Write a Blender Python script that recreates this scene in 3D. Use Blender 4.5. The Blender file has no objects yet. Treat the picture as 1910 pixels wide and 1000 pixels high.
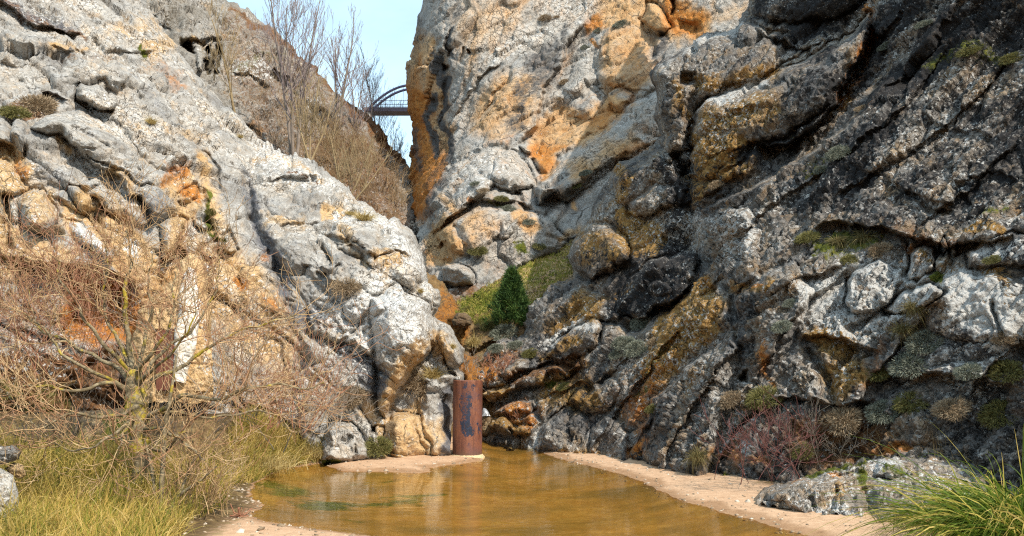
import bpy, math, random
import numpy as np

sc = bpy.context.scene
COL = sc.collection
W, H, FOC = 1910.0, 1000.0, 1485.0
HORIZON = 690.0
PITCH = math.atan((HORIZON - 500.0) / FOC)
CP, SP = math.cos(PITCH), math.sin(PITCH)
CAMZ = 1.6
SUN = np.array((0.50, -0.58, 0.78)); SUN = SUN / np.linalg.norm(SUN)

# ------------------------------------------------------------------ camera geometry
def ray(px, py):
    px = np.asarray(px, float); py = np.asarray(py, float)
    xc = (px - W / 2) / FOC; yc = (H / 2 - py) / FOC
    wy = CP - yc * SP
    return xc / wy, (SP + yc * CP) / wy

def pt(px, py, Y):
    rx, rz = ray(px, py)
    return np.array((float(rx * Y), float(Y), float(CAMZ + rz * Y)))

def gpt(px, py, z=0.0):
    rx, rz = ray(px, py)
    Y = (z - CAMZ) / rz
    return np.array((float(rx * Y), float(Y), z))

def project(P):
    x = P[..., 0]; y = P[..., 1]; z = P[..., 2] - CAMZ
    f = y * CP + z * SP; u = -y * SP + z * CP
    return W / 2 + FOC * x / f, H / 2 - FOC * u / f

# ------------------------------------------------------------------ noise (numpy)
def _h(ix, iy, iz, seed):
    with np.errstate(over='ignore'):
        n = (ix.astype(np.uint32) * np.uint32(374761393) + iy.astype(np.uint32) * np.uint32(668265263)
             + iz.astype(np.uint32) * np.uint32(2147483647 ^ 0x5bd1e995) + np.uint32((seed * 974634541) & 0xffffffff))
        n = (n ^ (n >> np.uint32(13))) * np.uint32(1274126177)
        n = (n ^ (n >> np.uint32(15))) * np.uint32(2246822519)
        return n ^ (n >> np.uint32(16))

def _r(hv, k):
    with np.errstate(over='ignore'):
        n = (hv ^ np.uint32((k * 0x9E3779B9) & 0xffffffff)) * np.uint32(2654435761)
        n = n ^ (n >> np.uint32(15))
    return (n & np.uint32(0xffffff)).astype(np.float32) / np.float32(0xffffff)

def perlin(P, seed=0):
    P = P.astype(np.float32)
    i = np.floor(P).astype(np.int32); f = P - i
    u = f * f * f * (f * (f * 6 - 15) + 10)
    out = np.zeros(P.shape[:-1], np.float32)
    for dx in (0, 1):
        for dy in (0, 1):
            for dz in (0, 1):
                hv = _h(i[..., 0] + dx, i[..., 1] + dy, i[..., 2] + dz, seed)
                gx = _r(hv, 1) * 2 - 1; gy = _r(hv, 2) * 2 - 1; gz = _r(hv, 3) * 2 - 1
                d = gx * (f[..., 0] - dx) + gy * (f[..., 1] - dy) + gz * (f[..., 2] - dz)
                w = (u[..., 0] if dx else 1 - u[..., 0]) * (u[..., 1] if dy else 1 - u[..., 1]) * (u[..., 2] if dz else 1 - u[..., 2])
                out += w * d
    return out * 1.5

def fbm(P, octs=4, seed=0, gain=0.5):
    a = 1.0; s = np.zeros(P.shape[:-1], np.float32); t = 0
    for o in range(octs):
        s += a * perlin(P * (2.03 ** o), seed + o * 7); t += a; a *= gain
    return s / t

def facet(P, seed=0):
    """cells that each carry a tilted plane: broken, blocky rock.  returns (height, edge distance)"""
    P = P.astype(np.float32)
    b = np.floor(P - 0.5).astype(np.int32)
    f1 = np.full(P.shape[:-1], 9.0, np.float32); f2 = f1.copy(); hgt = np.zeros_like(f1)
    for dx in (0, 1):
        for dy in (0, 1):
            for dz in (0, 1):
                ix, iy, iz = b[..., 0] + dx, b[..., 1] + dy, b[..., 2] + dz
                hv = _h(ix, iy, iz, seed)
                qx = P[..., 0] - ix - 0.5 - (_r(hv, 1) - 0.5) * 0.8
                qy = P[..., 1] - iy - 0.5 - (_r(hv, 2) - 0.5) * 0.8
                qz = P[..., 2] - iz - 0.5 - (_r(hv, 3) - 0.5) * 0.8
                d = qx * qx + qy * qy + qz * qz
                hh = (_r(hv, 4) - 0.5) + (_r(hv, 5) - .5) * 1.6 * qx + (_r(hv, 6) - .5) * 1.6 * qy + (_r(hv, 7) - .5) * 1.6 * qz
                m = d < f1
                f2 = np.where(m, f1, np.minimum(f2, d)); hgt = np.where(m, hh, hgt); f1 = np.where(m, d, f1)
    return hgt, np.sqrt(f2) - np.sqrt(f1)

def sstep(a, b, x):
    t = np.clip((x - a) / (b - a), 0, 1)
    return t * t * (3 - 2 * t)

# ------------------------------------------------------------------ 2D helpers
def frac_line(pts, amp, seed, closed=False, step=10.0):
    pts = [np.array(p, float) for p in pts]
    if closed: pts = pts + [pts[0]]
    out = []
    for a, b in zip(pts[:-1], pts[1:]):
        n = max(1, int(np.linalg.norm(b - a) / step))
        for k in range(n): out.append(a + (b - a) * k / n)
    out.append(pts[-1]); out = np.array(out)
    q = np.stack([out[:, 0], out[:, 1], np.full(len(out), seed * 13.7)], -1)
    o = np.stack([fbm(q / 38.0, 4, seed, .6), fbm(q / 38.0 + 91.3, 4, seed + 50, .6)], -1)
    out = out + o * amp * 2
    if closed: out[-1] = out[0]
    return out

def seg_dist(X, Y, line):
    """distance, sign(+ = above the line when it runs left to right), param 0..1"""
    L = np.asarray(line, np.float32)
    X = X.astype(np.float32); Y = Y.astype(np.float32)
    best = np.full(X.shape, 1e9, np.float32); sg = np.zeros_like(best); tt = np.zeros_like(best)
    cx = np.zeros_like(best); cy = np.zeros_like(best)
    lens = np.hypot(*(L[1:] - L[:-1]).T); tot = lens.sum() + 1e-6; acc = 0.0
    for k in range(len(L) - 1):
        a = L[k]; d = L[k + 1] - a; l2 = float(d @ d) + 1e-9
        t = np.clip(((X - a[0]) * d[0] + (Y - a[1]) * d[1]) / l2, 0, 1)
        ex = X - a[0] - t * d[0]; ey = Y - a[1] - t * d[1]
        dd = ex * ex + ey * ey
        m = dd < best
        best = np.where(m, dd, best)
        sg = np.where(m, np.sign(d[1] * ex - d[0] * ey), sg)
        tt = np.where(m, (acc + t * lens[k]) / tot, tt)
        cx = np.where(m, a[0] + t * d[0], cx); cy = np.where(m, a[1] + t * d[1], cy)
        acc += lens[k]
    return np.sqrt(best), sg, tt, cx, cy

def inside(X, Y, poly):
    P = np.asarray(poly, float); c = np.zeros(X.shape, bool)
    n = len(P)
    for k in range(n):
        x1, y1 = P[k]; x2, y2 = P[(k + 1) % n]
        if y1 == y2: continue
        m = ((Y < y1) != (Y < y2)) & (X < (x2 - x1) * (Y - y1) / (y2 - y1) + x1)
        c ^= m
    return c

def poly_sd(X, Y, poly):
    P = list(poly) + [poly[0]]
    d = seg_dist(X, Y, P)[0]
    return np.where(inside(X, Y, poly), d, -d)

def tps(ctrl, X, Y):
    C = np.array(ctrl, float); n = len(C)
    S = 500.0
    x = C[:, :2] / S
    def phi(r2): return 0.5 * r2 * np.log(r2 + 1e-12)
    D = ((x[:, None] - x[None]) ** 2).sum(-1)
    K = phi(D) + np.eye(n) * 0.012
    Pm = np.c_[np.ones(n), x]
    A = np.block([[K, Pm], [Pm.T, np.zeros((3, 3))]])
    sol = np.linalg.solve(A, np.r_[np.log(C[:, 2]), 0, 0, 0])
    out = sol[n] + sol[n + 1] * X / S + sol[n + 2] * Y / S
    for k in range(n):
        out = out + sol[k] * phi((X / S - x[k, 0]) ** 2 + (Y / S - x[k, 1]) ** 2)
    return np.exp(out)

# ------------------------------------------------------------------ mesh output
def new_mesh(name, verts, faces, mat=None, smooth=True, parent=None, attrs=None):
    """faces: (n,4) or (n,3) array, or a list of such arrays"""
    me = bpy.data.meshes.new(name)
    verts = np.asarray(verts, np.float32)
    fl = faces if isinstance(faces, list) else [faces]
    fl = [np.asarray(f, np.int32) for f in fl if len(f)]
    me.vertices.add(len(verts)); me.vertices.foreach_set('co', verts.ravel())
    loops = np.concatenate([f.ravel() for f in fl])
    tot = np.concatenate([np.full(len(f), f.shape[1], np.int32) for f in fl])
    start = np.concatenate([[0], np.cumsum(tot)[:-1]]).astype(np.int32)
    me.loops.add(len(loops)); me.loops.foreach_set('vertex_index', loops)
    me.polygons.add(len(tot)); me.polygons.foreach_set('loop_start', start)
    me.polygons.foreach_set('loop_total', tot)
    me.polygons.foreach_set('use_smooth', np.full(len(tot), smooth, bool))
    me.update(calc_edges=True); me.validate()
    for k, v in (attrs or {}).items():
        v = np.asarray(v, np.float32)
        a = me.color_attributes.new(k, 'FLOAT_COLOR', 'POINT')
        a.data.foreach_set('color', v.ravel())
    o = bpy.data.objects.new(name, me); COL.objects.link(o)
    if mat: me.materials.append(mat)
    if parent: o.parent = parent
    return o

def tag(o, label=None, cat=None, group=None, kind=None):
    if label: o['label'] = label
    if cat: o['category'] = cat
    if group: o['group'] = group
    if kind: o['kind'] = kind
    return o

def empty(name, loc, label, cat, group=None):
    o = bpy.data.objects.new(name, None); COL.objects.link(o)
    o.location = [float(v) for v in loc]; o.empty_display_size = .2
    return tag(o, label, cat, group)

def part(o, parent):
    """parent a part whose mesh is in world coordinates under an Empty placed at its base"""
    o.parent = parent
    me = o.data
    me.transform(__import__('mathutils').Matrix.Translation(-parent.location))
    return o

# ------------------------------------------------------------------ tubes and blades
class Tubes:
    def __init__(s): s.v = []; s.f = []; s.n = 0
    def add(s, pts, rad, sides=5, cap=True):
        P = np.asarray(pts, float); n = len(P)
        R = np.asarray(rad, float)
        T = np.gradient(P, axis=0); T /= (np.linalg.norm(T, axis=1)[:, None] + 1e-9)
        ref = np.array((0.31, 0.87, 0.38)) if abs(T[0] @ np.array((0.31, 0.87, 0.38))) < .9 else np.array((1., 0, 0))
        U = np.cross(T, ref); U /= (np.linalg.norm(U, axis=1)[:, None] + 1e-9)
        V = np.cross(T, U)
        a = np.arange(sides) * 2 * math.pi / sides
        ring = P[:, None] + R[:, None, None] * (np.cos(a)[None, :, None] * U[:, None] + np.sin(a)[None, :, None] * V[:, None])
        b = s.n
        s.v.append(ring.reshape(-1, 3))
        i = np.arange(n - 1)[:, None] * sides; j = np.arange(sides)[None]; j2 = (j + 1) % sides
        s.f.append(np.stack([b + i + j, b + i + j2, b + i + sides + j2, b + i + sides + j], -1).reshape(-1, 4))
        s.n += n * sides
    def build(s, name, mat, parent=None):
        return new_mesh(name, np.concatenate(s.v), np.concatenate(s.f), mat, True, parent)

def blades(root, dirs, length, droop, width, segs=5, seed=0, facing=None):
    """curved grass blades: vectorised ribbons (verts, faces)"""
    n = len(root); rg = np.random.default_rng(seed)
    d = dirs / np.linalg.norm(dirs, axis=1)[:, None]
    t = np.linspace(0, 1, segs + 1)[None, :, None]
    L = np.asarray(length)[:, None, None]
    D = np.asarray(droop)[:, None, None]
    c = root[:, None] + d[:, None] * L * t
    c = c + np.array((0, 0, -1.0)) * (D * L * t ** 2.2)
    hz = rg.normal(size=(n, 3)) * .12
    c = c + hz[:, None] * L * t ** 2
    side = np.cross(d, rg.normal(size=(n, 3)) + np.array((0, -1.2, .0)))
    side /= np.linalg.norm(side, axis=1)[:, None] + 1e-9
    w = np.asarray(width)[:, None, None] * (1 - t ** 1.6 * .92) * .5
    A = c - side[:, None] * w; B = c + side[:, None] * w
    V = np.stack([A, B], 2).reshape(-1, 3)
    k = np.arange(n)[:, None] * (segs + 1) * 2 + np.arange(segs)[None] * 2
    Fc = np.stack([k, k + 1, k + 3, k + 2], -1).reshape(-1, 4)
    return V, Fc

def grow(tb, p, d, L, r, depth, rg, cfg):
    """recursive bare branch"""
    n = cfg.get('seg', 6)
    pts = [p]; d = d / np.linalg.norm(d)
    for k in range(n):
        d = d + rg.normal(size=3) * cfg['wob'] + np.array((0, 0, cfg['up'] * (1 if depth < cfg['depth'] else .4)))
        d = d / np.linalg.norm(d)
        pts.append(pts[-1] + d * L / n)
    tip = max(cfg['rmin'], r * cfg.get('taper', .45))
    rad = np.linspace(r, tip, n + 1)
    tb.add(pts, rad, 6 if r > .02 else (4 if r > .006 else 3))
    if depth <= 0: return
    for k in range(cfg['kids'](depth, rg)):
        f = rg.uniform(cfg.get('f0', .3), 1.0); i = min(n - 1, int(f * n))
        q = pts[i] + (pts[i + 1] - pts[i]) * (f * n - i)
        ax = pts[i + 1] - pts[i]; ax = ax / np.linalg.norm(ax)
        s = rg.normal(size=3); s -= ax * (s @ ax); s /= np.linalg.norm(s)
        a = rg.uniform(*cfg['ang'])
        dd = ax * math.cos(a) + s * math.sin(a)
        grow(tb, q, dd, L * rg.uniform(*cfg['len']), max(cfg['rmin'], rad[i] * rg.uniform(.45, .7)), depth - 1, rg, cfg)

# ------------------------------------------------------------------ node helpers
def mat_new(name):
    m = bpy.data.materials.new(name); m.use_nodes = True
    m.node_tree.nodes.clear(); return m, m.node_tree

def N(nt, typ, ins=None, **props):
    n = nt.nodes.new(typ)
    for k, v in props.items(): setattr(n, k, v)
    for k, v in (ins or {}).items():
        s = n.inputs[k]
        if isinstance(v, bpy.types.NodeSocket): nt.links.new(v, s)
        else:
            if isinstance(v, (tuple, list)) and len(v) == 3 and s.type == 'RGBA': v = (*v, 1)
            s.default_value = v
    return n

def M(nt, op, a, b=None, c=None, clamp=False):
    ins = {0: a}
    if b is not None: ins[1] = b
    if c is not None: ins[2] = c
    return N(nt, 'ShaderNodeMath', ins, operation=op, use_clamp=clamp).outputs[0]

def MR(nt, v, a, b, c=0.0, d=1.0):
    return N(nt, 'ShaderNodeMapRange', {'Value': v, 'From Min': a, 'From Max': b, 'To Min': c, 'To Max': d}, interpolation_type='SMOOTHSTEP').outputs[0]

def MX(nt, f, a, b, mode='MIX'):
    n = N(nt, 'ShaderNodeMix', None, data_type='RGBA', blend_type=mode)
    for i, v in ((0, f), (6, a), (7, b)):
        if isinstance(v, bpy.types.NodeSocket): nt.links.new(v, n.inputs[i])
        else: n.inputs[i].default_value = (*v, 1) if isinstance(v, (tuple, list)) and len(v) == 3 else v
    return n.outputs[2]

def NZ(nt, vec, scale, detail=6, rough=.6, dist=0.0, lac=2.0):
    return N(nt, 'ShaderNodeTexNoise', {'Vector': vec, 'Scale': scale, 'Detail': detail, 'Roughness': rough, 'Distortion': dist, 'Lacunarity': lac}).outputs[0]

def RAMP(nt, f, stops):
    n = N(nt, 'ShaderNodeValToRGB', {0: f}); cr = n.color_ramp
    while len(cr.elements) < len(stops): cr.elements.new(.5)
    for e, (p, c) in zip(cr.elements, stops):
        e.position = p; e.color = (*c, 1)
    return n.outputs[0]

def OUT(nt, sh, disp=None):
    o = N(nt, 'ShaderNodeOutputMaterial', {'Surface': sh}); return o

def simple_mat(name, c1, c2, scale=8, rough=.8, bump=.3, c3=None, spec=.3, dist=.01, transl=0, coord='Object'):
    m, nt = mat_new(name)
    v = N(nt, 'ShaderNodeTexCoord').outputs[coord]
    n = NZ(nt, v, scale, 6, .65)
    st = [(.3, c1), (.7, c2)] if c3 is None else [(.3, c1), (.5, c2), (.68, c3)]
    col = RAMP(nt, n, st)
    bp = N(nt, 'ShaderNodeBump', {'Height': n, 'Strength': bump, 'Distance': dist}).outputs[0]
    b = N(nt, 'ShaderNodeBsdfPrincipled', {'Base Color': col, 'Roughness': rough, 'Normal': bp, 'Specular IOR Level': spec})
    sh = b.outputs[0]
    if transl:
        t = N(nt, 'ShaderNodeBsdfTranslucent', {'Color': col})
        sh = N(nt, 'ShaderNodeMixShader', {0: transl, 1: sh, 2: t.outputs[0]}).outputs[0]
    OUT(nt, sh); return m

def leaf_mat(name, stops, transl=.3, rough=.7, scale=3.0):
    """per-blade colour from Random Per Island"""
    m, nt = mat_new(name)
    g = N(nt, 'ShaderNodeNewGeometry')
    v = N(nt, 'ShaderNodeTexCoord').outputs['Object']
    n = NZ(nt, v, scale, 3, .5)
    f = M(nt, 'ADD', M(nt, 'MULTIPLY', g.outputs['Random Per Island'], .6), M(nt, 'MULTIPLY', MR(nt, n, .3, .7), .4))
    col = RAMP(nt, f, stops)
    b = N(nt, 'ShaderNodeBsdfPrincipled', {'Base Color': col, 'Roughness': rough, 'Specular IOR Level': .25})
    t = N(nt, 'ShaderNodeBsdfTranslucent', {'Color': col})
    OUT(nt, N(nt, 'ShaderNodeMixShader', {0: transl, 1: b.outputs[0], 2: t.outputs[0]}).outputs[0])
    return m

def rock_mat(name, sc_=1.0, och0=.2, pit0=.34, pitc=(.085, .07, .055), dsoft=.09, ostr=.6, osoft=.34, wsoft=.11, whc=((.50, .50, .50), (.78, .75, .69)), grey=None, ochre=None, rust=None, white0=.0, dark0=.0, dark=(.035, .035, .04), bumpd=.075, bumps=1.0, soil_shade=((.10, .05, .025), (.22, .11, .05), (.30, .17, .08))):
    grey = grey or [(.25, (.20, .195, .19)), (.45, (.37, .36, .34)), (.62, (.52, .495, .455)), (.78, (.66, .62, .56))]
    ochre = ochre or [(.3, (.42, .24, .09)), (.5, (.58, .39, .20)), (.7, (.68, .52, .34))]
    rust = rust or [(.3, (.30, .09, .025)), (.5, (.52, .21, .05)), (.7, (.62, .33, .11))]
    m, nt = mat_new(name)
    v = N(nt, 'ShaderNodeTexCoord').outputs['Object']
    a1 = N(nt, 'ShaderNodeSeparateColor', {0: N(nt, 'ShaderNodeAttribute', attribute_name='m1').outputs['Color']}).outputs
    a2 = N(nt, 'ShaderNodeSeparateColor', {0: N(nt, 'ShaderNodeAttribute', attribute_name='m2').outputs['Color']}).outputs
    nA = NZ(nt, v, .55 / sc_, 8, .62, .3)
    nB = NZ(nt, v, 3.2 / sc_, 8, .68, .2)
    nC = NZ(nt, v, 11 / sc_, 6, .7)
    nD = NZ(nt, v, 26 / sc_, 4, .7)
    # foliated grain along the beds
    nS = NZ(nt, N(nt, 'ShaderNodeMapping', {0: v, 3: (1, 1, ostr)}).outputs[0], 2.6 / sc_, 7, .64, .3)
    def cover(mask, n, soft=.10, amp=1.9):
        nn = M(nt, 'MULTIPLY_ADD', n, amp, .5 - amp / 2)
        return MR(nt, M(nt, 'ADD', nn, M(nt, 'SUBTRACT', mask, 1.0)), -soft, soft)
    mixn = M(nt, 'ADD', M(nt, 'MULTIPLY', nA, .45), M(nt, 'ADD', M(nt, 'MULTIPLY', nB, .35), M(nt, 'MULTIPLY', nD, .2)))
    col = RAMP(nt, M(nt, 'MULTIPLY_ADD', mixn, 2.1, -.55), grey)
    wv = N(nt, 'ShaderNodeVectorMath', {0: v, 1: N(nt, 'ShaderNodeVectorMath', {0: N(nt, 'ShaderNodeTexNoise', {'Vector': v, 'Scale': 2.2 / sc_, 'Detail': 5}).outputs[1], 3: .55 * sc_}, operation='SCALE').outputs[0]}, operation='ADD').outputs[0]
    def cracks(scale, w):
        d = N(nt, 'ShaderNodeTexVoronoi', {'Vector': wv, 'Scale': scale / sc_, 'Randomness': 1.0}, feature='DISTANCE_TO_EDGE').outputs['Distance']
        return MR(nt, d, 0, w, 1, 0)
    ck = M(nt, 'MAXIMUM', M(nt, 'MULTIPLY', cracks(1.5, .035), MR(nt, nB, .42, .58)), M(nt, 'MULTIPLY', cracks(5.5, .06), MR(nt, nA, .45, .6)))
    tint = RAMP(nt, nB, [(.35, (1.06, .98, .88)), (.65, (.98, .99, 1.0))])
    col = MX(nt, .8, col, tint, 'MULTIPLY')
    oc = RAMP(nt, M(nt, 'ADD', M(nt, 'MULTIPLY', nB, .6), M(nt, 'MULTIPLY', nD, .4)), ochre)
    col = MX(nt, cover(M(nt, 'ADD', a1[0], och0), M(nt, 'ADD', M(nt, 'MULTIPLY', nS, .65), M(nt, 'MULTIPLY', nA, .35)), osoft, 2.0), col, oc)
    ru = RAMP(nt, M(nt, 'ADD', M(nt, 'MULTIPLY', nC, .5), M(nt, 'MULTIPLY', nB, .5)), rust)
    col = MX(nt, cover(a1[1], nS, osoft, 1.6), col, ru)
    so = RAMP(nt, nD, [(.32, soil_shade[0]), (.5, soil_shade[1]), (.68, soil_shade[2])])
    col = MX(nt, cover(a2[2], nC, .25, 1.4), col, so)
    # lichen crust and pale patches; the masks also hold painted shade and lit edges
    dk = MX(nt, nD, dark, tuple(min(1, c * 2.4) for c in dark))
    col = MX(nt, cover(M(nt, 'ADD', a2[0], M(nt, 'MULTIPLY', MR(nt, nA, .62, .38, .45, 1.3), dark0)), M(nt, 'ADD', M(nt, 'MULTIPLY', nC, .6), M(nt, 'MULTIPLY', nB, .4)), dsoft, 2.2), col, dk)
    pits = cover(pit0, M(nt, 'ADD', M(nt, 'MULTIPLY', nD, .65), M(nt, 'MULTIPLY', nC, .35)), .14, 2.6)
    col = MX(nt, M(nt, 'MAXIMUM', M(nt, 'MULTIPLY', ck, .75), M(nt, 'MULTIPLY', pits, .8)), col, pitc)
    vo = N(nt, 'ShaderNodeTexVoronoi', {'Vector': v, 'Scale': 9 / sc_, 'Randomness': 1.0})
    sp = M(nt, 'SUBTRACT', M(nt, 'ADD', M(nt, 'MULTIPLY', nD, .75), M(nt, 'MULTIPLY', nC, .5)), M(nt, 'MULTIPLY', vo.outputs['Distance'], .28))
    wh = MX(nt, nB, whc[0], whc[1])
    col = MX(nt, cover(M(nt, 'ADD', a1[2], M(nt, 'MULTIPLY', MR(nt, nA, .34, .64, .15, 1.5), white0)), sp, wsoft, 2.4), col, wh)
    mo = RAMP(nt, nC, [(.3, (.035, .05, .012)), (.5, (.10, .115, .02)), (.7, (.19, .17, .035))])
    col = MX(nt, cover(a2[1], nC, .2, 1.6), col, mo)
    hgt = M(nt, 'SUBTRACT', M(nt, 'ADD', M(nt, 'MULTIPLY', nB, .9), M(nt, 'ADD', M(nt, 'MULTIPLY', nC, .75), M(nt, 'MULTIPLY', nD, .5))), M(nt, 'MULTIPLY', ck, .35))
    bp = N(nt, 'ShaderNodeBump', {'Height': hgt, 'Strength': bumps, 'Distance': bumpd * sc_}).outputs[0]
    b = N(nt, 'ShaderNodeBsdfPrincipled', {'Base Color': col, 'Roughness': .9, 'Normal': bp, 'Specular IOR Level': .04})
    OUT(nt, b.outputs[0]); return m

# ------------------------------------------------------------------ a rock face as a relief sheet with depth
class Sheet: pass

def apply_feats(PX, PY, feats, seed, warp=7.0):
    q = np.stack([PX, PY, np.zeros_like(PX)], -1)
    wx = PX + warp * 2 * fbm(q / 45.0, 3, seed + 3); wy = PY + warp * 2 * fbm(q / 45.0 + 37.7, 3, seed + 4)
    wx = wx + 2.2 * perlin(q / 7.0, seed + 5); wy = wy + 2.2 * perlin(q / 7.0 + 11.1, seed + 6)
    dY = np.zeros_like(PX)
    for f in feats:
        k, line = f[0], f[1]
        L = np.array(line, float); pad = 170
        m = (PX > L[:, 0].min() - pad) & (PX < L[:, 0].max() + pad) & (PY > L[:, 1].min() - pad) & (PY < L[:, 1].max() + pad)
        if not m.any(): continue
        x, y = wx[m], wy[m]
        if k == 'crack':
            d, s, t, _, _ = seg_dist(x, y, line)
            e = sstep(0, .12, t) * sstep(0, .12, 1 - t)
            dY[m] += f[2] * np.exp(-(d / f[3]) ** 2) * e
        elif k == 'step':                      # above the line stands out, below is cut back
            d, s, t, _, _ = seg_dist(x, y, line)
            e = sstep(0, .15, t) * sstep(0, .15, 1 - t)
            up = -f[2] * np.exp(-d / f[4]); dn = f[3] * np.exp(-d / f[5])
            sg = sstep(-4.0, 4.0, s * d)
            dY[m] += (up * sg + dn * (1 - sg)) * e
        elif k == 'dome':
            d = poly_sd(x, y, line)
            u = np.clip(d / (f[3] * .62), 0, 1)
            hsh = math.sin(L[:, 0].sum() * 12.9898 + L[:, 1].sum() * 78.233) * 43758.5453; hsh -= math.floor(hsh)
            ta = hsh * 6.283; sz = max(np.ptp(L[:, 0]), np.ptp(L[:, 1])) * .5
            tilt = ((x - L[:, 0].mean()) * math.cos(ta) + (y - L[:, 1].mean()) * math.sin(ta)) / sz   # each block leans its own way
            dY[m] -= f[2] * (u ** .6) * (1 + .75 * tilt) * (d > 0)
            if len(f) > 4:                      # a cut around the block
                dY[m] += f[4] * np.exp(-(d / 4.0) ** 2)
        elif k == 'dent':
            d = poly_sd(x, y, line)
            dY[m] += f[2] * sstep(0, f[3], d)
    return dY

CH = {'ochre': 0, 'rust': 1, 'white': 2, 'dark': 4, 'moss': 5, 'soil_shade': 6}

def apply_paint(PX, PY, paint, seed):
    q = np.stack([PX, PY, np.zeros_like(PX)], -1)
    n1 = fbm(q / 60.0, 4, seed + 20, .6); n2 = fbm(q / 60.0 + 55.0, 4, seed + 21, .6)
    wx = PX + 30 * n1; wy = PY + 30 * n2
    A = np.zeros(PX.shape + (8,), np.float32)
    for c, geo, val, soft in paint:
        ch = CH[c]
        G = np.array(geo, float)
        m = (PX > G[:, 0].min() - 90 - soft) & (PX < G[:, 0].max() + 90 + soft) & (PY > G[:, 1].min() - 90 - soft) & (PY < G[:, 1].max() + 90 + soft)
        if not m.any(): continue
        if len(geo) > 0 and val < 0:            # negative: erase
            s = sstep(-soft, soft, poly_sd(wx[m], wy[m], geo)); A[..., ch][m] *= 1 - s * (-val)
        elif G.shape[1] == 3:                   # stroke: (x, y, half width)
            d, _, t, _, _ = seg_dist(wx[m], wy[m], G[:, :2])
            hw = np.interp(t, np.linspace(0, 1, len(G)), G[:, 2])
            A[..., ch][m] = np.maximum(A[..., ch][m], val * sstep(-soft, soft, hw - d))
        else:
            s = sstep(-soft, soft, poly_sd(wx[m], wy[m], geo))
            A[..., ch][m] = np.maximum(A[..., ch][m], val * s)
    A[..., 3] = 1; A[..., 7] = 1
    return A

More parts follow.
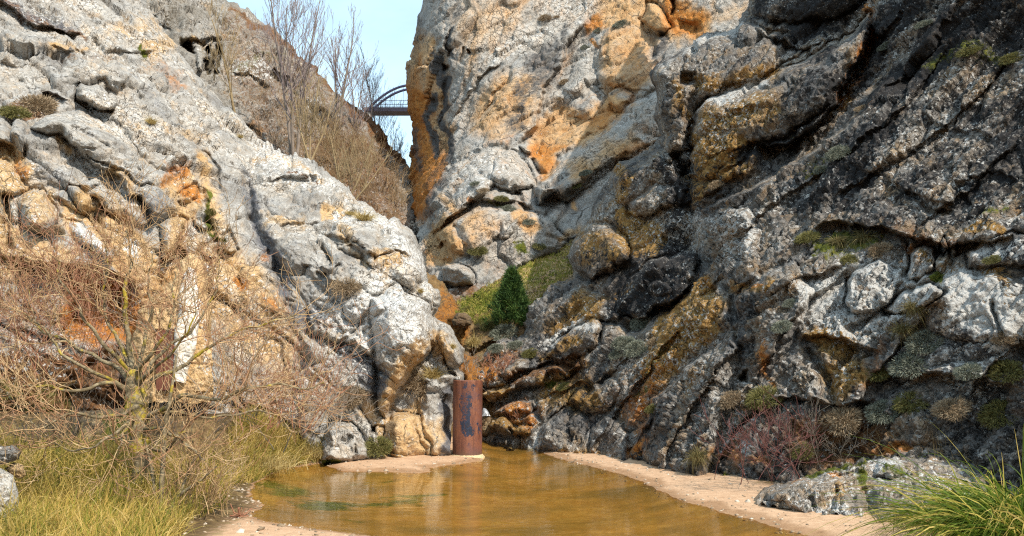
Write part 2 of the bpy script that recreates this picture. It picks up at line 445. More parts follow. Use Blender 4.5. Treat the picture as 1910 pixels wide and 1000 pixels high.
def make_sheet(name, outline, ctrl, mat, sil=(), spacing=2.2, feats=(), paint=(), seed=1, amp=5.0, roll=(30, 1.2),
               scale=1.0, beds=0.0, disp=(.25, .1, .035), aniso=(2.6, 1.4, .8), base=None, skirt=1.25, warp=7.0, extra=None, grain=0.0, fscale=None):
    ol = frac_line(outline, amp, seed, True)
    x0, y0 = ol.min(0); x1, y1 = ol.max(0)
    xs = np.arange(x0 - spacing, x1 + 2 * spacing, spacing); ys = np.arange(y0 - spacing, y1 + 2 * spacing, spacing)
    PX, PY = np.meshgrid(xs, ys)
    ins = inside(PX, PY, ol)
    dil = ins.copy()
    for a, b in ((0, 1), (0, -1), (1, 0), (-1, 0)): dil |= np.roll(ins, (a, b), (0, 1))
    for a, b in ((1, 1), (1, -1)): dil |= np.roll(ins, (a, b), (0, 1)) | np.roll(ins, (-a, -b), (0, 1))
    ring = dil & ~ins
    _, _, _, cx, cy = seg_dist(PX[ring], PY[ring], ol)
    PX[ring] = cx; PY[ring] = cy
    vid = -np.ones(PX.shape, np.int64); vid[dil] = np.arange(dil.sum())
    px, py = PX[dil], PY[dil]
    Yb = tps(ctrl, PX, PY)
    rx, rz = ray(PX, PY)
    def P3(Y): return np.stack([rx * Y, Y, CAMZ + rz * Y], -1)
    B = P3(Yb)
    # normals of the smooth base
    du = np.gradient(B, axis=1); dv = np.gradient(B, axis=0)
    if ring.any():
        du = P3(Yb) * 0 + np.gradient(P3(Yb), axis=1)
    n = np.cross(du, dv); ln = np.linalg.norm(n, axis=-1); n /= (ln[..., None] + 1e-12)
    view = np.stack([rx, np.ones_like(rx), rz], -1); view /= np.linalg.norm(view, axis=-1)[..., None]
    n = np.where(((n * view).sum(-1) > 0)[..., None], -n, n)
    n = n - .5 * view; n /= np.linalg.norm(n, axis=-1)[..., None]
    n = np.where(np.isfinite(n), n, -view)
    Yb_, n_, = Yb[dil], n[dil]
    rX, rZ = rx[dil], rz[dil]
    dYf = apply_feats(PX, PY, feats, seed, warp) * (fscale or scale)
    gr = np.hypot(*np.gradient(dYf)) / spacing / (Yb / FOC)
    for _ in range(2): gr = (gr + np.roll(gr, 1, 0) + np.roll(gr, -1, 0) + np.roll(gr, 1, 1) + np.roll(gr, -1, 1)) / 5
    fade = (1 / (1 + (gr / 2.2) ** 2))[dil].astype(np.float32)
    dY = dYf[dil]
    if len(sil):
        sl = frac_line(sil, amp, seed, False)
        d = seg_dist(px, py, sl)[0]
        u = np.clip(d / roll[0], 0, 1)
        dY = dY + roll[1] * (1 - np.sqrt(np.clip(1 - (1 - u) ** 2, 0, 1)))
    Y = Yb_ + dY
    P = np.stack([rX * Y, Y, CAMZ + rZ * Y], -1)
    # blocky displacement, stretched along the beds
    ca, sa = math.cos(beds), math.sin(beds)
    R = np.array(((ca, 0, sa), (0, 1, 0), (-sa, 0, ca)))
    Q = (np.stack([rX * Yb_, Yb_, CAMZ + rZ * Yb_], -1) @ R.T) / np.array(aniso) / scale
    wv = np.stack([fbm(Q * .9 + 3.1, 3, seed + 31), fbm(Q * .9 + 17.1, 3, seed + 32), fbm(Q * .9 + 29.9, 3, seed + 33)], -1)
    Qw = Q + wv * .35
    h = np.zeros(len(P), np.float32)
    f, e = facet(Qw * .75, seed + 41); h += disp[0] * (f - .35 * np.exp(-(e / .04) ** 2))
    f, e = facet(Qw * 2.4 + 5, seed + 42); h += fade * disp[1] * (f - .35 * np.exp(-(e / .045) ** 2))
    rough = .55 + .9 * sstep(-.25, .35, fbm(Q * .8 + 71, 2, seed + 61))
    f, e = facet((Q + wv * .15) * 7.5, seed + 43); h += fade * disp[2] * rough * (f - .35 * np.exp(-(e / .08) ** 2))
    B3 = np.stack([rX * Yb_, Yb_, CAMZ + rZ * Yb_], -1) / scale
    h += fade * disp[2] * (2.0 * rough * fbm(B3 * 6.0, 4, seed + 44, .66) + 1.1 * rough * (np.abs(perlin(B3 * 11, seed + 46)) - .3)) + fade * disp[1] * .7 * fbm(Q * 2.0, 4, seed + 45)
    if grain:                                   # thin beds seen edge on
        zz = Q[:, 2] * 5.0 + 1.2 * wv[:, 0] + .6 * fbm(Q * 3, 2, seed + 77)
        st = zz - np.floor(zz); k = sstep(-.2, .3, fbm(Q * .6 + 9, 2, seed + 78))
        h += fade * grain * k * (np.minimum(st / .75, (1 - st) / .25) - .5)
    P = P + n_ * (h * scale)[:, None]
    att = apply_paint(px, py, paint, seed)
    if extra: P, att = extra(P, att, px, py)
    a, b, c, d_ = vid[:-1, :-1], vid[:-1, 1:], vid[1:, 1:], vid[1:, :-1]
    ok = (a >= 0) & (b >= 0) & (c >= 0) & (d_ >= 0)
    any_in = ins[:-1, :-1] | ins[:-1, 1:] | ins[1:, 1:] | ins[1:, :-1]
    ok &= any_in
    Fq = np.stack([a[ok], d_[ok], c[ok], b[ok]], -1)
    # skirt: the mass behind the face
    E = np.concatenate([Fq[:, [0, 1]], Fq[:, [1, 2]], Fq[:, [2, 3]], Fq[:, [3, 0]]])
    Es = np.sort(E, 1); key = Es[:, 0] * (len(P) + 1) + Es[:, 1]
    _, idx, cnt = np.unique(key, return_index=True, return_counts=True)
    be = E[idx[cnt == 1]]
    bv = np.unique(be); mp = -np.ones(len(P), np.int64)
    verts = [P]; faces = [Fq]; base_i = len(P); prev = bv; A = [att]
    cam = np.array((0, 0, CAMZ))
    pm = np.arange(len(P))
    for s_ in (1 + (skirt - 1) * .25, skirt):
        nv = cam + (P[bv] - cam) * s_
        mp2 = -np.ones(len(P), np.int64); mp2[bv] = base_i + np.arange(len(bv))
        faces.append(np.stack([pm[be[:, 1]], pm[be[:, 0]], mp2[be[:, 0]], mp2[be[:, 1]]], -1))
        verts.append(nv); A.append(att[bv]); base_i += len(bv); pm = mp2
    V = np.concatenate(verts); A = np.concatenate(A)
    o = new_mesh(name, V, np.concatenate(faces), mat, True, None, {'m1': A[:, :4], 'm2': A[:, 4:]})
    S = Sheet(); S.o = o; S.P = P; S.n = n_; S.px, S.py = project(P)
    return S

def on(S, px, py):
    d = (S.px - px) ** 2 + (S.py - py) ** 2
    k = np.argsort(d)[:30]
    k = k[np.argmin(S.P[k, 1])]
    return S.P[k].copy(), S.n[k].copy()
# ================================================================== ROCK MASSES
M_left = rock_mat('limestone_sunlit', 1.0, dsoft=.3, och0=.24, pit0=.27, white0=.24, dark0=.2, dark=(.085, .085, .092))
M_mid = rock_mat('limestone_central', 2.0, ochre=[(.3, (.43, .22, .085)), (.5, (.58, .36, .18)), (.7, (.66, .50, .33))], ostr=.22, osoft=.5, och0=.13, pit0=.27, white0=.02, dark0=.16, dark=(.06, .057, .055), dsoft=.3, bumpd=.07)
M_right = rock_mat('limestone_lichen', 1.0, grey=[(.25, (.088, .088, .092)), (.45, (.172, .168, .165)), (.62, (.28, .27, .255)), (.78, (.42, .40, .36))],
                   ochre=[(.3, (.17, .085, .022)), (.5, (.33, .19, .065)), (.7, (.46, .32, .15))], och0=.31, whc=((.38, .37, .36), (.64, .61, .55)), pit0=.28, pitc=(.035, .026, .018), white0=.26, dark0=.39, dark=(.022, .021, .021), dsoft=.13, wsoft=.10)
M_hill = rock_mat('scrubby_limestone', 2.4, grey=[(.3, (.20, .19, .17)), (.5, (.33, .31, .28)), (.7, (.45, .43, .40))], white0=.14, dark0=.14, dark=(.07, .055, .035), bumpd=.08)

# ------------------------------------------------------------------ left rock
left_ol = [(-330, -230), (150, -230), (230, -60), (268, 0), (300, 48), (338, 92), (372, 138), (402, 172), (440, 220), (472, 252), (492, 270), (540, 287),
           (600, 312), (640, 338), (662, 362), (700, 384), (742, 412), (772, 440), (782, 462), (795, 505), (799, 530), (820, 548), (823, 572), (812, 592), (838, 608), (852, 630), (866, 652),
           (862, 676), (850, 690), (862, 702), (862, 720), (846, 728), (844, 800), (843, 875), (700, 885), (600, 885), (400, 900), (-330, 930)]
left_sil = left_ol[2:33]
left_ctrl = [(-330, 900, 12.2), (-330, 450, 12.8), (-330, 0, 17.0), (-330, -230, 20), (0, 850, 13.0), (0, 600, 13.2), (0, 450, 13.4), (0, 250, 14.8), (0, 100, 16.8), (0, 0, 18.2), (150, -230, 23),
             (265, 0, 21.5), (150, 60, 18.8), (120, 170, 16.4), (250, 120, 18.6), (400, 180, 20.8), (480, 275, 20.0), (330, 260, 17.2), (200, 300, 15.2), (300, 380, 15.2), (160, 430, 13.9),
             (600, 325, 18.6), (700, 400, 17.4), (780, 475, 16.6), (450, 400, 16.5), (560, 430, 16.3), (640, 460, 16.0), (820, 560, 16.1), (860, 650, 16.0), (720, 560, 15.3), (600, 560, 15.3), (500, 600, 15.3),
             (400, 560, 14.9), (350, 700, 14.3), (200, 650, 13.8), (750, 640, 14.9), (650, 700, 14.8), (550, 750, 14.7), (700, 830, 14.5), (640, 860, 14.45), (840, 740, 15.2), (840, 855, 14.75), (780, 850, 14.6), (790, 740, 15.1), (400, 860, 14.2)]
left_feats = [
    # upper left ledges
    ('step', [(-20, -5), (22, 22), (48, 46), (78, 56), (112, 58), (160, 64)], .45, .5, 30, 26),
    ('step', [(0, 70), (40, 95), (80, 100)], .2, .2, 20, 16),
    ('dome', [(0, 78), (30, 70), (100, 66), (170, 62), (225, 84), (215, 102), (150, 96), (90, 108), (30, 126), (0, 118)], .35, 26),
    ('step', [(90, 92), (130, 99), (160, 93)], .15, .22, 16, 12),
    ('step', [(160, 62), (215, 90), (250, 99), (300, 92)], .22, .2, 22, 18),
    ('dome', [(72, 150), (96, 128), (160, 112), (210, 126), (238, 150), (226, 168), (170, 156), (120, 160), (90, 170)], .45, 26),
    ('dome', [(140, 168), (150, 158), (190, 154), (220, 172), (222, 198), (206, 208), (170, 200), (146, 186)], .6, 22, .25),
    ('step', [(84, 163), (110, 182), (128, 190)], .3, .5, 24, 18),
    ('step', [(140, 172), (158, 190), (185, 204), (222, 207)], .3, .65, 22, 18),
    ('step', [(30, 142), (62, 168), (70, 174)], .12, .15, 14, 10),
    ('step', [(215, 150), (250, 165), (272, 184)], .14, .2, 14, 12),
    # big slabs mid left
    ('dome', [(58, 246), (66, 232), (100, 214), (150, 205), (206, 226), (240, 252), (262, 286), (300, 312), (330, 318), (296, 352), (262, 352), (215, 318), (160, 296), (110, 262), (84, 268)], .75, 44, .2),
    ('step', [(102, 262), (140, 284), (172, 312), (196, 322), (224, 318)], .35, .6, 34, 30),
    ('step', [(196, 322), (226, 345), (258, 378), (282, 398), (300, 406)], .3, .45, 30, 26),
    ('dome', [(30, 330), (36, 268), (60, 262), (92, 286), (136, 320), (192, 350), (168, 362), (120, 350), (84, 340)], .42, 30),
    ('dome', [(-30, 215), (10, 220), (46, 238), (56, 262), (40, 290), (20, 270), (-30, 262)], .6, 24, .2),
    ('step', [(-10, 262), (22, 274), (38, 296)], .3, .45, 22, 24),
    ('dome', [(196, 322), (250, 300), (330, 316), (346, 362), (330, 388), (300, 412), (286, 420), (262, 384), (224, 350)], .45, 30),
    ('step', [(244, 312), (270, 326), (290, 312)], .12, .2, 12, 10),
    ('crack', [(205, 286), (150, 244), (118, 236)], .18, 4), ('crack', [(228, 268), (180, 288), (150, 284)], .12, 3.5),
    ('dome', [(36, 380), (52, 352), (78, 352), (100, 384), (116, 402), (108, 424), (78, 440), (44, 430)], .55, 30, .2),
    ('dome', [(96, 366), (120, 352), (150, 358), (190, 392), (186, 402), (150, 398), (116, 380)], .35, 16, .1),
    ('dome', [(166, 372), (184, 350), (216, 352), (258, 386), (286, 420), (270, 432), (230, 410), (194, 394)], .45, 20, .12),
    ('step', [(168, 374), (186, 392), (202, 394)], .22, .4, 14, 14),
    ('dome', [(130, 414), (150, 420), (190, 450), (214, 476), (206, 490), (160, 462), (132, 440)], .38, 16, .15),
    ('dome', [(-20, 300), (12, 300), (42, 330), (46, 360), (14, 372), (-20, 360)], .4, 20, .2),
    ('crack', [(8, 360), (14, 420), (20, 470)], .5, 6),
    # cave under the overhang, hut recess
    ('step', [(20, 478), (90, 498), (150, 496), (195, 506), (236, 520), (262, 552)], .3, .9, 40, 46),
    ('dent', [(150, 520), (190, 506), (240, 520), (262, 560), (250, 640), (180, 650), (120, 640), (110, 560)], 1.1, 40),
    ('step', [(300, 478), (330, 462), (352, 470), (370, 490)], .2, .4, 18, 20),
    # middle: ochre fracture zone with fallen blocks
    ('dome', [(300, 420), (336, 398), (350, 404), (346, 440), (330, 470), (312, 488), (300, 470)], .5, 18, .25),
    ('dome', [(342, 352), (352, 340), (368, 344), (372, 362), (358, 372), (346, 366)], .3, 9, .3),
    ('dome', [(374, 460), (378, 448), (410, 442), (416, 470), (404, 478), (376, 474)], .4, 10, .3),
    ('dome', [(418, 436), (430, 428), (446, 456), (438, 470), (424, 464)], .35, 9, .3),
    ('dome', [(362, 402), (386, 396), (398, 420), (384, 428), (366, 420)], .3, 9, .25),
    ('dent', [(310, 300), (346, 296), (356, 330), (336, 352), (312, 340)], .5, 14),
    ('dent', [(340, 346), (370, 342), (372, 366), (350, 374)], .25, 8),
    ('crack', [(372, 346), (388, 370), (392, 400), (402, 440), (414, 480)], .5, 7),
    ('step', [(360, 280), (392, 296), (410, 330), (416, 360)], .2, .3, 20, 16),
    ('crack', [(440, 405), (456, 395), (476, 402)], .25, 4),
    ('dent', [(486, 468), (494, 452), (506, 464), (500, 478)], .4, 8),
    # shadow seam between the two halves
    ('crack', [(470, 262), (474, 290), (470, 320), (464, 350), (470, 390), (482, 430), (500, 456), (520, 500), (536, 560)], .75, 11),
    ('step', [(486, 340), (520, 330), (560, 328), (592, 336), (604, 346)], .3, .32, 30, 22),
    ('step', [(512, 420), (546, 412), (580, 408), (612, 402)], .16, .22, 22, 14),
    ('step', [(480, 292), (520, 288), (560, 296)], .14, .2, 18, 14),
    # main lower bulk
    ('dome', [(600, 430), (640, 402), (690, 392), (742, 414), (776, 446), (790, 500), (796, 520), (770, 540), (730, 530), (680, 500), (640, 470)], .7, 46, .12),
    ('dome', [(500, 470), (540, 430), (600, 428), (640, 470), (690, 520), (700, 560), (640, 560), (580, 520), (530, 500)], .4, 34),
    ('step', [(640, 452), (676, 482), (702, 476), (742, 470), (776, 478)], .22, .3, 26, 16),
    ('step', [(600, 425), (650, 440), (676, 470), (680, 492), (700, 520)], .2, .35, 22, 18),
    ('crack', [(588, 512), (604, 518), (624, 508), (636, 498)], .3, 4),
    ('step', [(556, 486), (590, 492), (618, 520), (650, 560)], .22, .3, 24, 18),
    ('dome', [(640, 560), (670, 548), (700, 556), (720, 580), (690, 610), (650, 600)], .3, 18, .12),
    ('dome', [(690, 560), (740, 540), (790, 560), (812, 600), (808, 640), (790, 668), (760, 700), (740, 742), (716, 776), (700, 760), (704, 690), (696, 640)], .85, 52, .25),
    ('step', [(716, 778), (742, 745), (764, 704), (788, 664), (812, 640)], .3, .75, 40, 44),
    ('crack', [(560, 622), (596, 628), (620, 640), (652, 648), (682, 664), (704, 670)], .42, 4.5),
    ('crack', [(618, 652), (650, 634), (676, 612), (690, 584)], .35, 4.5),
    ('crack', [(700, 668), (704, 700), (696, 740), (700, 772)], .3, 5),
    ('dome', [(620, 640), (650, 622), (690, 650), (702, 668), (660, 660), (628, 654)], .25, 14),
    ('dome', [(560, 628), (610, 646), (690, 670), (700, 690), (690, 742), (660, 760), (610, 720), (570, 690)], .28, 30),
    # right pillar
    ('dome', [(806, 560), (826, 552), (822, 585), (840, 606), (864, 650), (858, 690), (838, 700), (824, 670), (812, 640), (818, 612)], .5, 22, .2),
    ('dome', [(838, 690), (862, 700), (862, 718), (844, 716)], .3, 9, .2),
    ('step', [(786, 712), (820, 706), (842, 704)], -.1, -.4, 20, 30),
    ('dome', [(786, 722), (812, 712), (838, 722), (846, 760), (846, 850), (800, 846), (776, 790)], .3, 24, .1),
    # feet
    ('dome', [(598, 870), (602, 806), (622, 782), (648, 782), (672, 806), (690, 838), (696, 866)], .75, 30, .25),
    ('dent', [(656, 828), (664, 824), (668, 848), (658, 850)], .3, 5), ('crack', [(632, 820), (646, 824), (654, 814)], .3, 5),
    ('dome', [(716, 784), (740, 764), (782, 770), (800, 820), (812, 856), (730, 866), (716, 830)], .55, 28, .2),
    ('dent', [(690, 790), (700, 784), (704, 812), (694, 820)], .9, 7),
    ('dome', [(700, 790), (716, 790), (728, 830), (720, 850), (700, 846), (694, 820)], .3, 10, .15),
]
left_paint = [
    ('soil_shade', [(-330, 640), (100, 660), (236, 650), (240, 940), (-330, 940)], .95, 20), ('moss', [(-330, 700), (160, 700), (160, 800), (-330, 800)], .45, 30), ('soil_shade', [(-330, 520), (110, 540), (120, 660), (-330, 660)], .5, 24), ('soil_shade', [(420, 660), (560, 680), (600, 760), (600, 860), (420, 860)], .55, 30),  # first patch paints the shaded void and brown scrub into the cliff colour
    ('ochre', [(-30, 262), (30, 270), (56, 300), (52, 350), (30, 372), (-30, 380)], .85, 12),
    ('rust', [(20, 276), (40, 284), (52, 320), (46, 344), (24, 320)], .55, 8),
    ('ochre', [(-30, 380), (20, 400), (60, 440), (130, 470), (130, 520), (-30, 520)], .6, 22),
    ('ochre', [(112, 372), (160, 368), (214, 392), (262, 430), (290, 470), (290, 520), (230, 520), (190, 470), (130, 430)], .9, 16),
    ('ochre', [(40, 350), (96, 350), (120, 400), (60, 440), (36, 420)], .38, 20),
    ('rust', [(140, 500), (236, 520), (262, 560), (262, 640), (180, 650), (110, 640), (110, 540)], .9, 16),
    ('ochre', [(262, 540), (330, 470), (380, 470), (380, 730), (230, 730), (240, 600)], .95, 14),
    ('rust', [(302, 296), (340, 296), (356, 318), (352, 340), (312, 338)], .62, 10),
    ('rust', [(344, 344), (366, 342), (372, 366), (352, 372)], .85, 6),
    ('ochre', [(318, 320), (352, 316), (376, 350), (370, 380), (356, 400), (352, 440), (330, 470), (300, 480), (318, 420), (334, 380)], .7, 14),
    ('ochre', [(368, 280), (384, 300), (400, 340), (414, 380), (420, 430), (400, 430), (384, 380), (366, 330)], .62, 12),
    ('ochre', [(370, 440), (416, 440), (470, 470), (520, 540), (560, 640), (540, 700), (420, 640), (360, 560)], .5, 30),
    ('rust', [(430, 500), (452, 510), (458, 536), (436, 534)], .8, 8), ('rust', [(486, 540), (520, 560), (520, 590), (490, 570)], .55, 10),
    ('rust', [(486, 470), (498, 452), (508, 466), (500, 480)], .8, 5),
    ('moss', [(386, 350, 5), (388, 390, 5), (400, 420, 6), (420, 440, 4)], .9, 6), ('moss', [(268, 96, 6), (276, 110, 6)], .8, 6),
    ('ochre', [(270, 80), (330, 60), (330, 90), (290, 120)], .4, 14), ('rust', [(292, 118, 8), (320, 140, 12), (338, 158, 8)], .5, 12),
    ('ochre', [(100, 86, 5), (130, 92, 7), (160, 88, 4)], .6, 8), ('ochre', [(200, 60, 10), (290, 50, 10)], .3, 14),
    ('soil_shade', [(0, 210), (30, 190), (80, 170), (104, 190), (80, 226), (50, 236), (20, 222)], .7, 10),
    ('soil_shade', [(0, 0, 10), (40, 36, 12), (110, 56, 8), (160, 62, 5)], .8, 8),
    ('dark', [(0, 0), (80, 20), (150, 50), (110, 62), (40, 50), (0, 20)], .5, 20),
    ('soil_shade', [(120, 112, 6), (180, 106, 7), (220, 108, 5)], .5, 10),
    ('ochre', [(196, 322, 4), (220, 330, 5), (256, 372, 5)], .8, 5), ('ochre', [(108, 268, 5), (128, 290, 5)], .6, 6),
    ('white', [(130, 412), (160, 424), (216, 476), (206, 492), (150, 456)], .7, 6),
    ('white', [(230, 440), (262, 450), (256, 480), (228, 472)], .6, 8),
    ('white', [(560, 560), (700, 540), (800, 560), (812, 600), (760, 650), (690, 640), (620, 610)], .42, 26),
    ('white', [(640, 580, 10), (700, 600, 14), (690, 650, 10), (660, 640, 8)], .55, 10),
    ('white', [(470, 250), (620, 320), (660, 360), (560, 350), (480, 320)], .3, 20),
    ('white', [(640, 400, 12), (720, 410, 14), (780, 480, 14), (800, 540, 10)], .42, 12),
    # dark stroke down the seam, then smooth blue-grey facets
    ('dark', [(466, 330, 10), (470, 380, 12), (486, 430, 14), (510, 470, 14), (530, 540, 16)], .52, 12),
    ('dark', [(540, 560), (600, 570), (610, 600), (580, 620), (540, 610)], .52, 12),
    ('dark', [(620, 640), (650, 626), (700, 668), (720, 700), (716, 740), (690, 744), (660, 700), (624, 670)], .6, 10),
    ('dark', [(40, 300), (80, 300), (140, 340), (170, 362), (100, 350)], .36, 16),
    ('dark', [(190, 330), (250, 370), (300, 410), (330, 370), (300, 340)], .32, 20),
    ('ochre', [(716, 690), (770, 640), (790, 650), (770, 700), (740, 740), (712, 780), (700, 730)], .55, 14),
    ('ochre', [(704, 790), (740, 760), (790, 740), (800, 800), (820, 856), (740, 866), (712, 840)], .95, 10),
    ('ochre', [(800, 640, 10), (824, 640, 12), (820, 680, 8)], .55, 8), ('ochre', [(680, 740), (704, 740), (704, 790), (676, 780)], .6, 10),
    ('rust', [(590, 590), (620, 596), (616, 618), (592, 612)], .5, 8),
    ('ochre', [(690, 470), (760, 460), (770, 480), (700, 500)], .4, 12), ('ochre', [(600, 384), (660, 382), (650, 402), (600, 406)], .75, 8),
    ('ochre', [(480, 296, 4), (540, 300, 6), (600, 330, 5)], .45, 8), ('soil_shade', [(530, 329, 3), (560, 328, 4), (594, 336, 4)], .9, 3),
    ('ochre', [(500, 400), (560, 390), (560, 410), (500, 420)], .4, 10), ('ochre', [(640, 430, 8), (650, 470, 6), (690, 500, 8)], .45, 10),
    ('dark', [(826, 722), (848, 722), (848, 860), (830, 860)], .5, 8),  # dark strip paints the pipe's cast shadow onto the rock
    ('moss', [(590, 866, 8), (660, 868, 8), (690, 862, 5)], .8, 5), ('ochre', [(790, 800), (840, 770), (846, 850), (800, 856)], .5, 14),
    ('ochre', [(300, 230), (380, 240), (380, 262), (320, 260)], .3, 14),
]
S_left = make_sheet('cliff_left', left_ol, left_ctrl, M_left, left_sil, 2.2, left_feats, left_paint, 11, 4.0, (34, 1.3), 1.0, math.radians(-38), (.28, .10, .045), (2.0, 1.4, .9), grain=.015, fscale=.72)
tag(S_left.o, 'sunlit grey limestone cliff at the left with ochre fractures and white lichen', kind='structure')

# ------------------------------------------------------------------ far hill on the left
hill_ol = [(180, -260), (330, -120), (420, -8), (450, 16), (472, 30), (520, 66), (560, 98), (600, 134), (625, 172), (655, 196), (690, 216), (712, 244), (734, 276), (748, 300), (772, 330), (820, 360), (830, 430), (830, 500),
           (700, 520), (560, 450), (400, 420), (200, 300), (100, 0), (80, -260)]
hill_ctrl = [(180, -260, 58), (420, 0, 52), (472, 30, 51), (560, 98, 50), (625, 172, 49), (690, 216, 48), (748, 302, 46), (300, 40, 45), (340, 120, 42), (400, 60, 48), (420, 160, 43.5), (480, 200, 43), (420, 250, 40.5), (520, 260, 41.5),
             (600, 240, 44.5), (560, 330, 38.5), (640, 350, 39), (720, 330, 43), (750, 400, 39), (790, 500, 35), (560, 450, 34), (200, 300, 39), (100, 0, 48), (80, -260, 58)]
hill_feats = [
    ('step', [(335, 66), (370, 68), (392, 70), (418, 80)], .8, .7, 40, 24),
    ('dent', [(340, 70), (356, 68), (362, 84), (364, 100), (352, 98)], 2.2, 5),
    ('dome', [(364, 76), (384, 74), (386, 100), (384, 130), (374, 126), (364, 100)], 1.0, 6),
    ('dent', [(384, 82), (394, 80), (394, 128), (384, 130)], 2.6, 4),
    ('dome', [(394, 82), (402, 84), (400, 132), (393, 128)], .4, 5),
    ('dent', [(402, 84), (414, 84), (406, 140), (398, 136)], 2.2, 4),
    ('step', [(260, 0), (290, 30), (330, 64)], .5, .5, 40, 30),
    ('step', [(430, 130), (470, 140), (500, 160)], .5, .5, 30, 20), ('step', [(500, 130), (540, 150), (560, 180)], .5, .4, 24, 18),
    ('step', [(560, 190), (600, 200), (640, 230)], .4, .4, 20, 18), ('step', [(440, 230), (480, 250), (520, 290)], .5, .4, 24, 20),
]
hill_paint = [
    ('white', [(364, 78), (384, 78), (386, 126), (374, 124), (366, 104)], .2, 3), ('white', [(394, 86), (402, 86), (399, 130), (393, 126)], .2, 2),
    ('soil_shade', [(420, 0), (600, 130), (700, 230), (756, 320), (770, 430), (600, 430), (500, 300), (420, 200), (400, 60)], .46, 30),
    ('soil_shade', [(560, 260), (690, 230), (752, 320), (780, 480), (640, 460)], .6, 30), ('moss', [(440, 130, 8), (520, 100, 8)], .5, 14),
    ('soil_shade', [(600, 136, 14), (690, 216, 14), (748, 300, 14)], .9, 8), ('soil_shade', [(430, 20, 8), (540, 90, 9), (610, 150, 10)], .8, 8),
    ('dark', [(384, 80), (394, 80), (394, 130), (384, 132)], .8, 3), ('dark', [(340, 66), (364, 70), (364, 100), (354, 98)], .6, 4), ('dark', [(402, 84), (412, 86), (404, 140), (398, 136)], .7, 3),  # dark patches paint shade into the slots between the pillars
    ('ochre', [(362, 74, 3), (384, 76, 3)], .9, 3), ('dark', [(270, 0), (330, 0), (330, 50), (300, 50)], .3, 20),
    ('rust', [(440, 160), (560, 210), (640, 330), (560, 330), (440, 260)], .2, 30),
    ('white', [(566, 182), (600, 176), (610, 214), (570, 220)], .45, 12), ('white', [(450, 130, 14), (500, 130, 14)], .35, 12),
]
S_hill = make_sheet('hill', hill_ol, hill_ctrl, M_hill, hill_ol[1:15], 2.6, hill_feats, hill_paint, 23, 3.0, (26, 3.0), 2.4, math.radians(-42), (.16, .12, .06), (1.6, 1.3, .9), skirt=1.4, fscale=.9)
tag(S_hill.o, 'scrubby brown and grey hillside behind the left cliff', kind='structure')

# ------------------------------------------------------------------ central cliff
mid_ol = [(800, -330), (796, -120), (790, 0), (776, 52), (766, 90), (760, 118), (758, 168), (763, 205), (768, 240), (763, 290), (757, 330), (759, 372), (766, 404), (778, 412), (776, 470), (780, 600),
          (950, 640), (1250, 620), (1600, 500), (1700, 200), (1700, -330)]
mid_ctrl = [(800, -330, 42), (1100, -330, 42), (1700, -330, 34), (790, 0, 42.5), (765, 100, 43), (760, 300, 42.5), (765, 400, 40), (830, 100, 39.5), (830, 300, 38), (900, 120, 37.5), (1000, 60, 38), (1100, 20, 37.6), (900, 240, 36),
            (1000, 180, 35.6), (1100, 120, 36), (1180, 100, 35), (1250, 30, 35.5), (1340, 40, 33), (1400, 0, 33), (1200, 200, 33.5), (1080, 220, 34.6), (1000, 260, 34.6), (980, 320, 33.5), (1180, 260, 30.8), (1080, 320, 31), (1000, 370, 30.6),
            (930, 290, 32.4), (880, 340, 31.2), (900, 420, 29.2), (800, 400, 32), (820, 480, 28.8), (1000, 430, 28.8), (1100, 380, 29.2), (780, 600, 27), (950, 560, 27), (1100, 500, 28), (1250, 620, 27), (1600, 300, 30), (1700, 200, 30), (1600, 500, 28)]
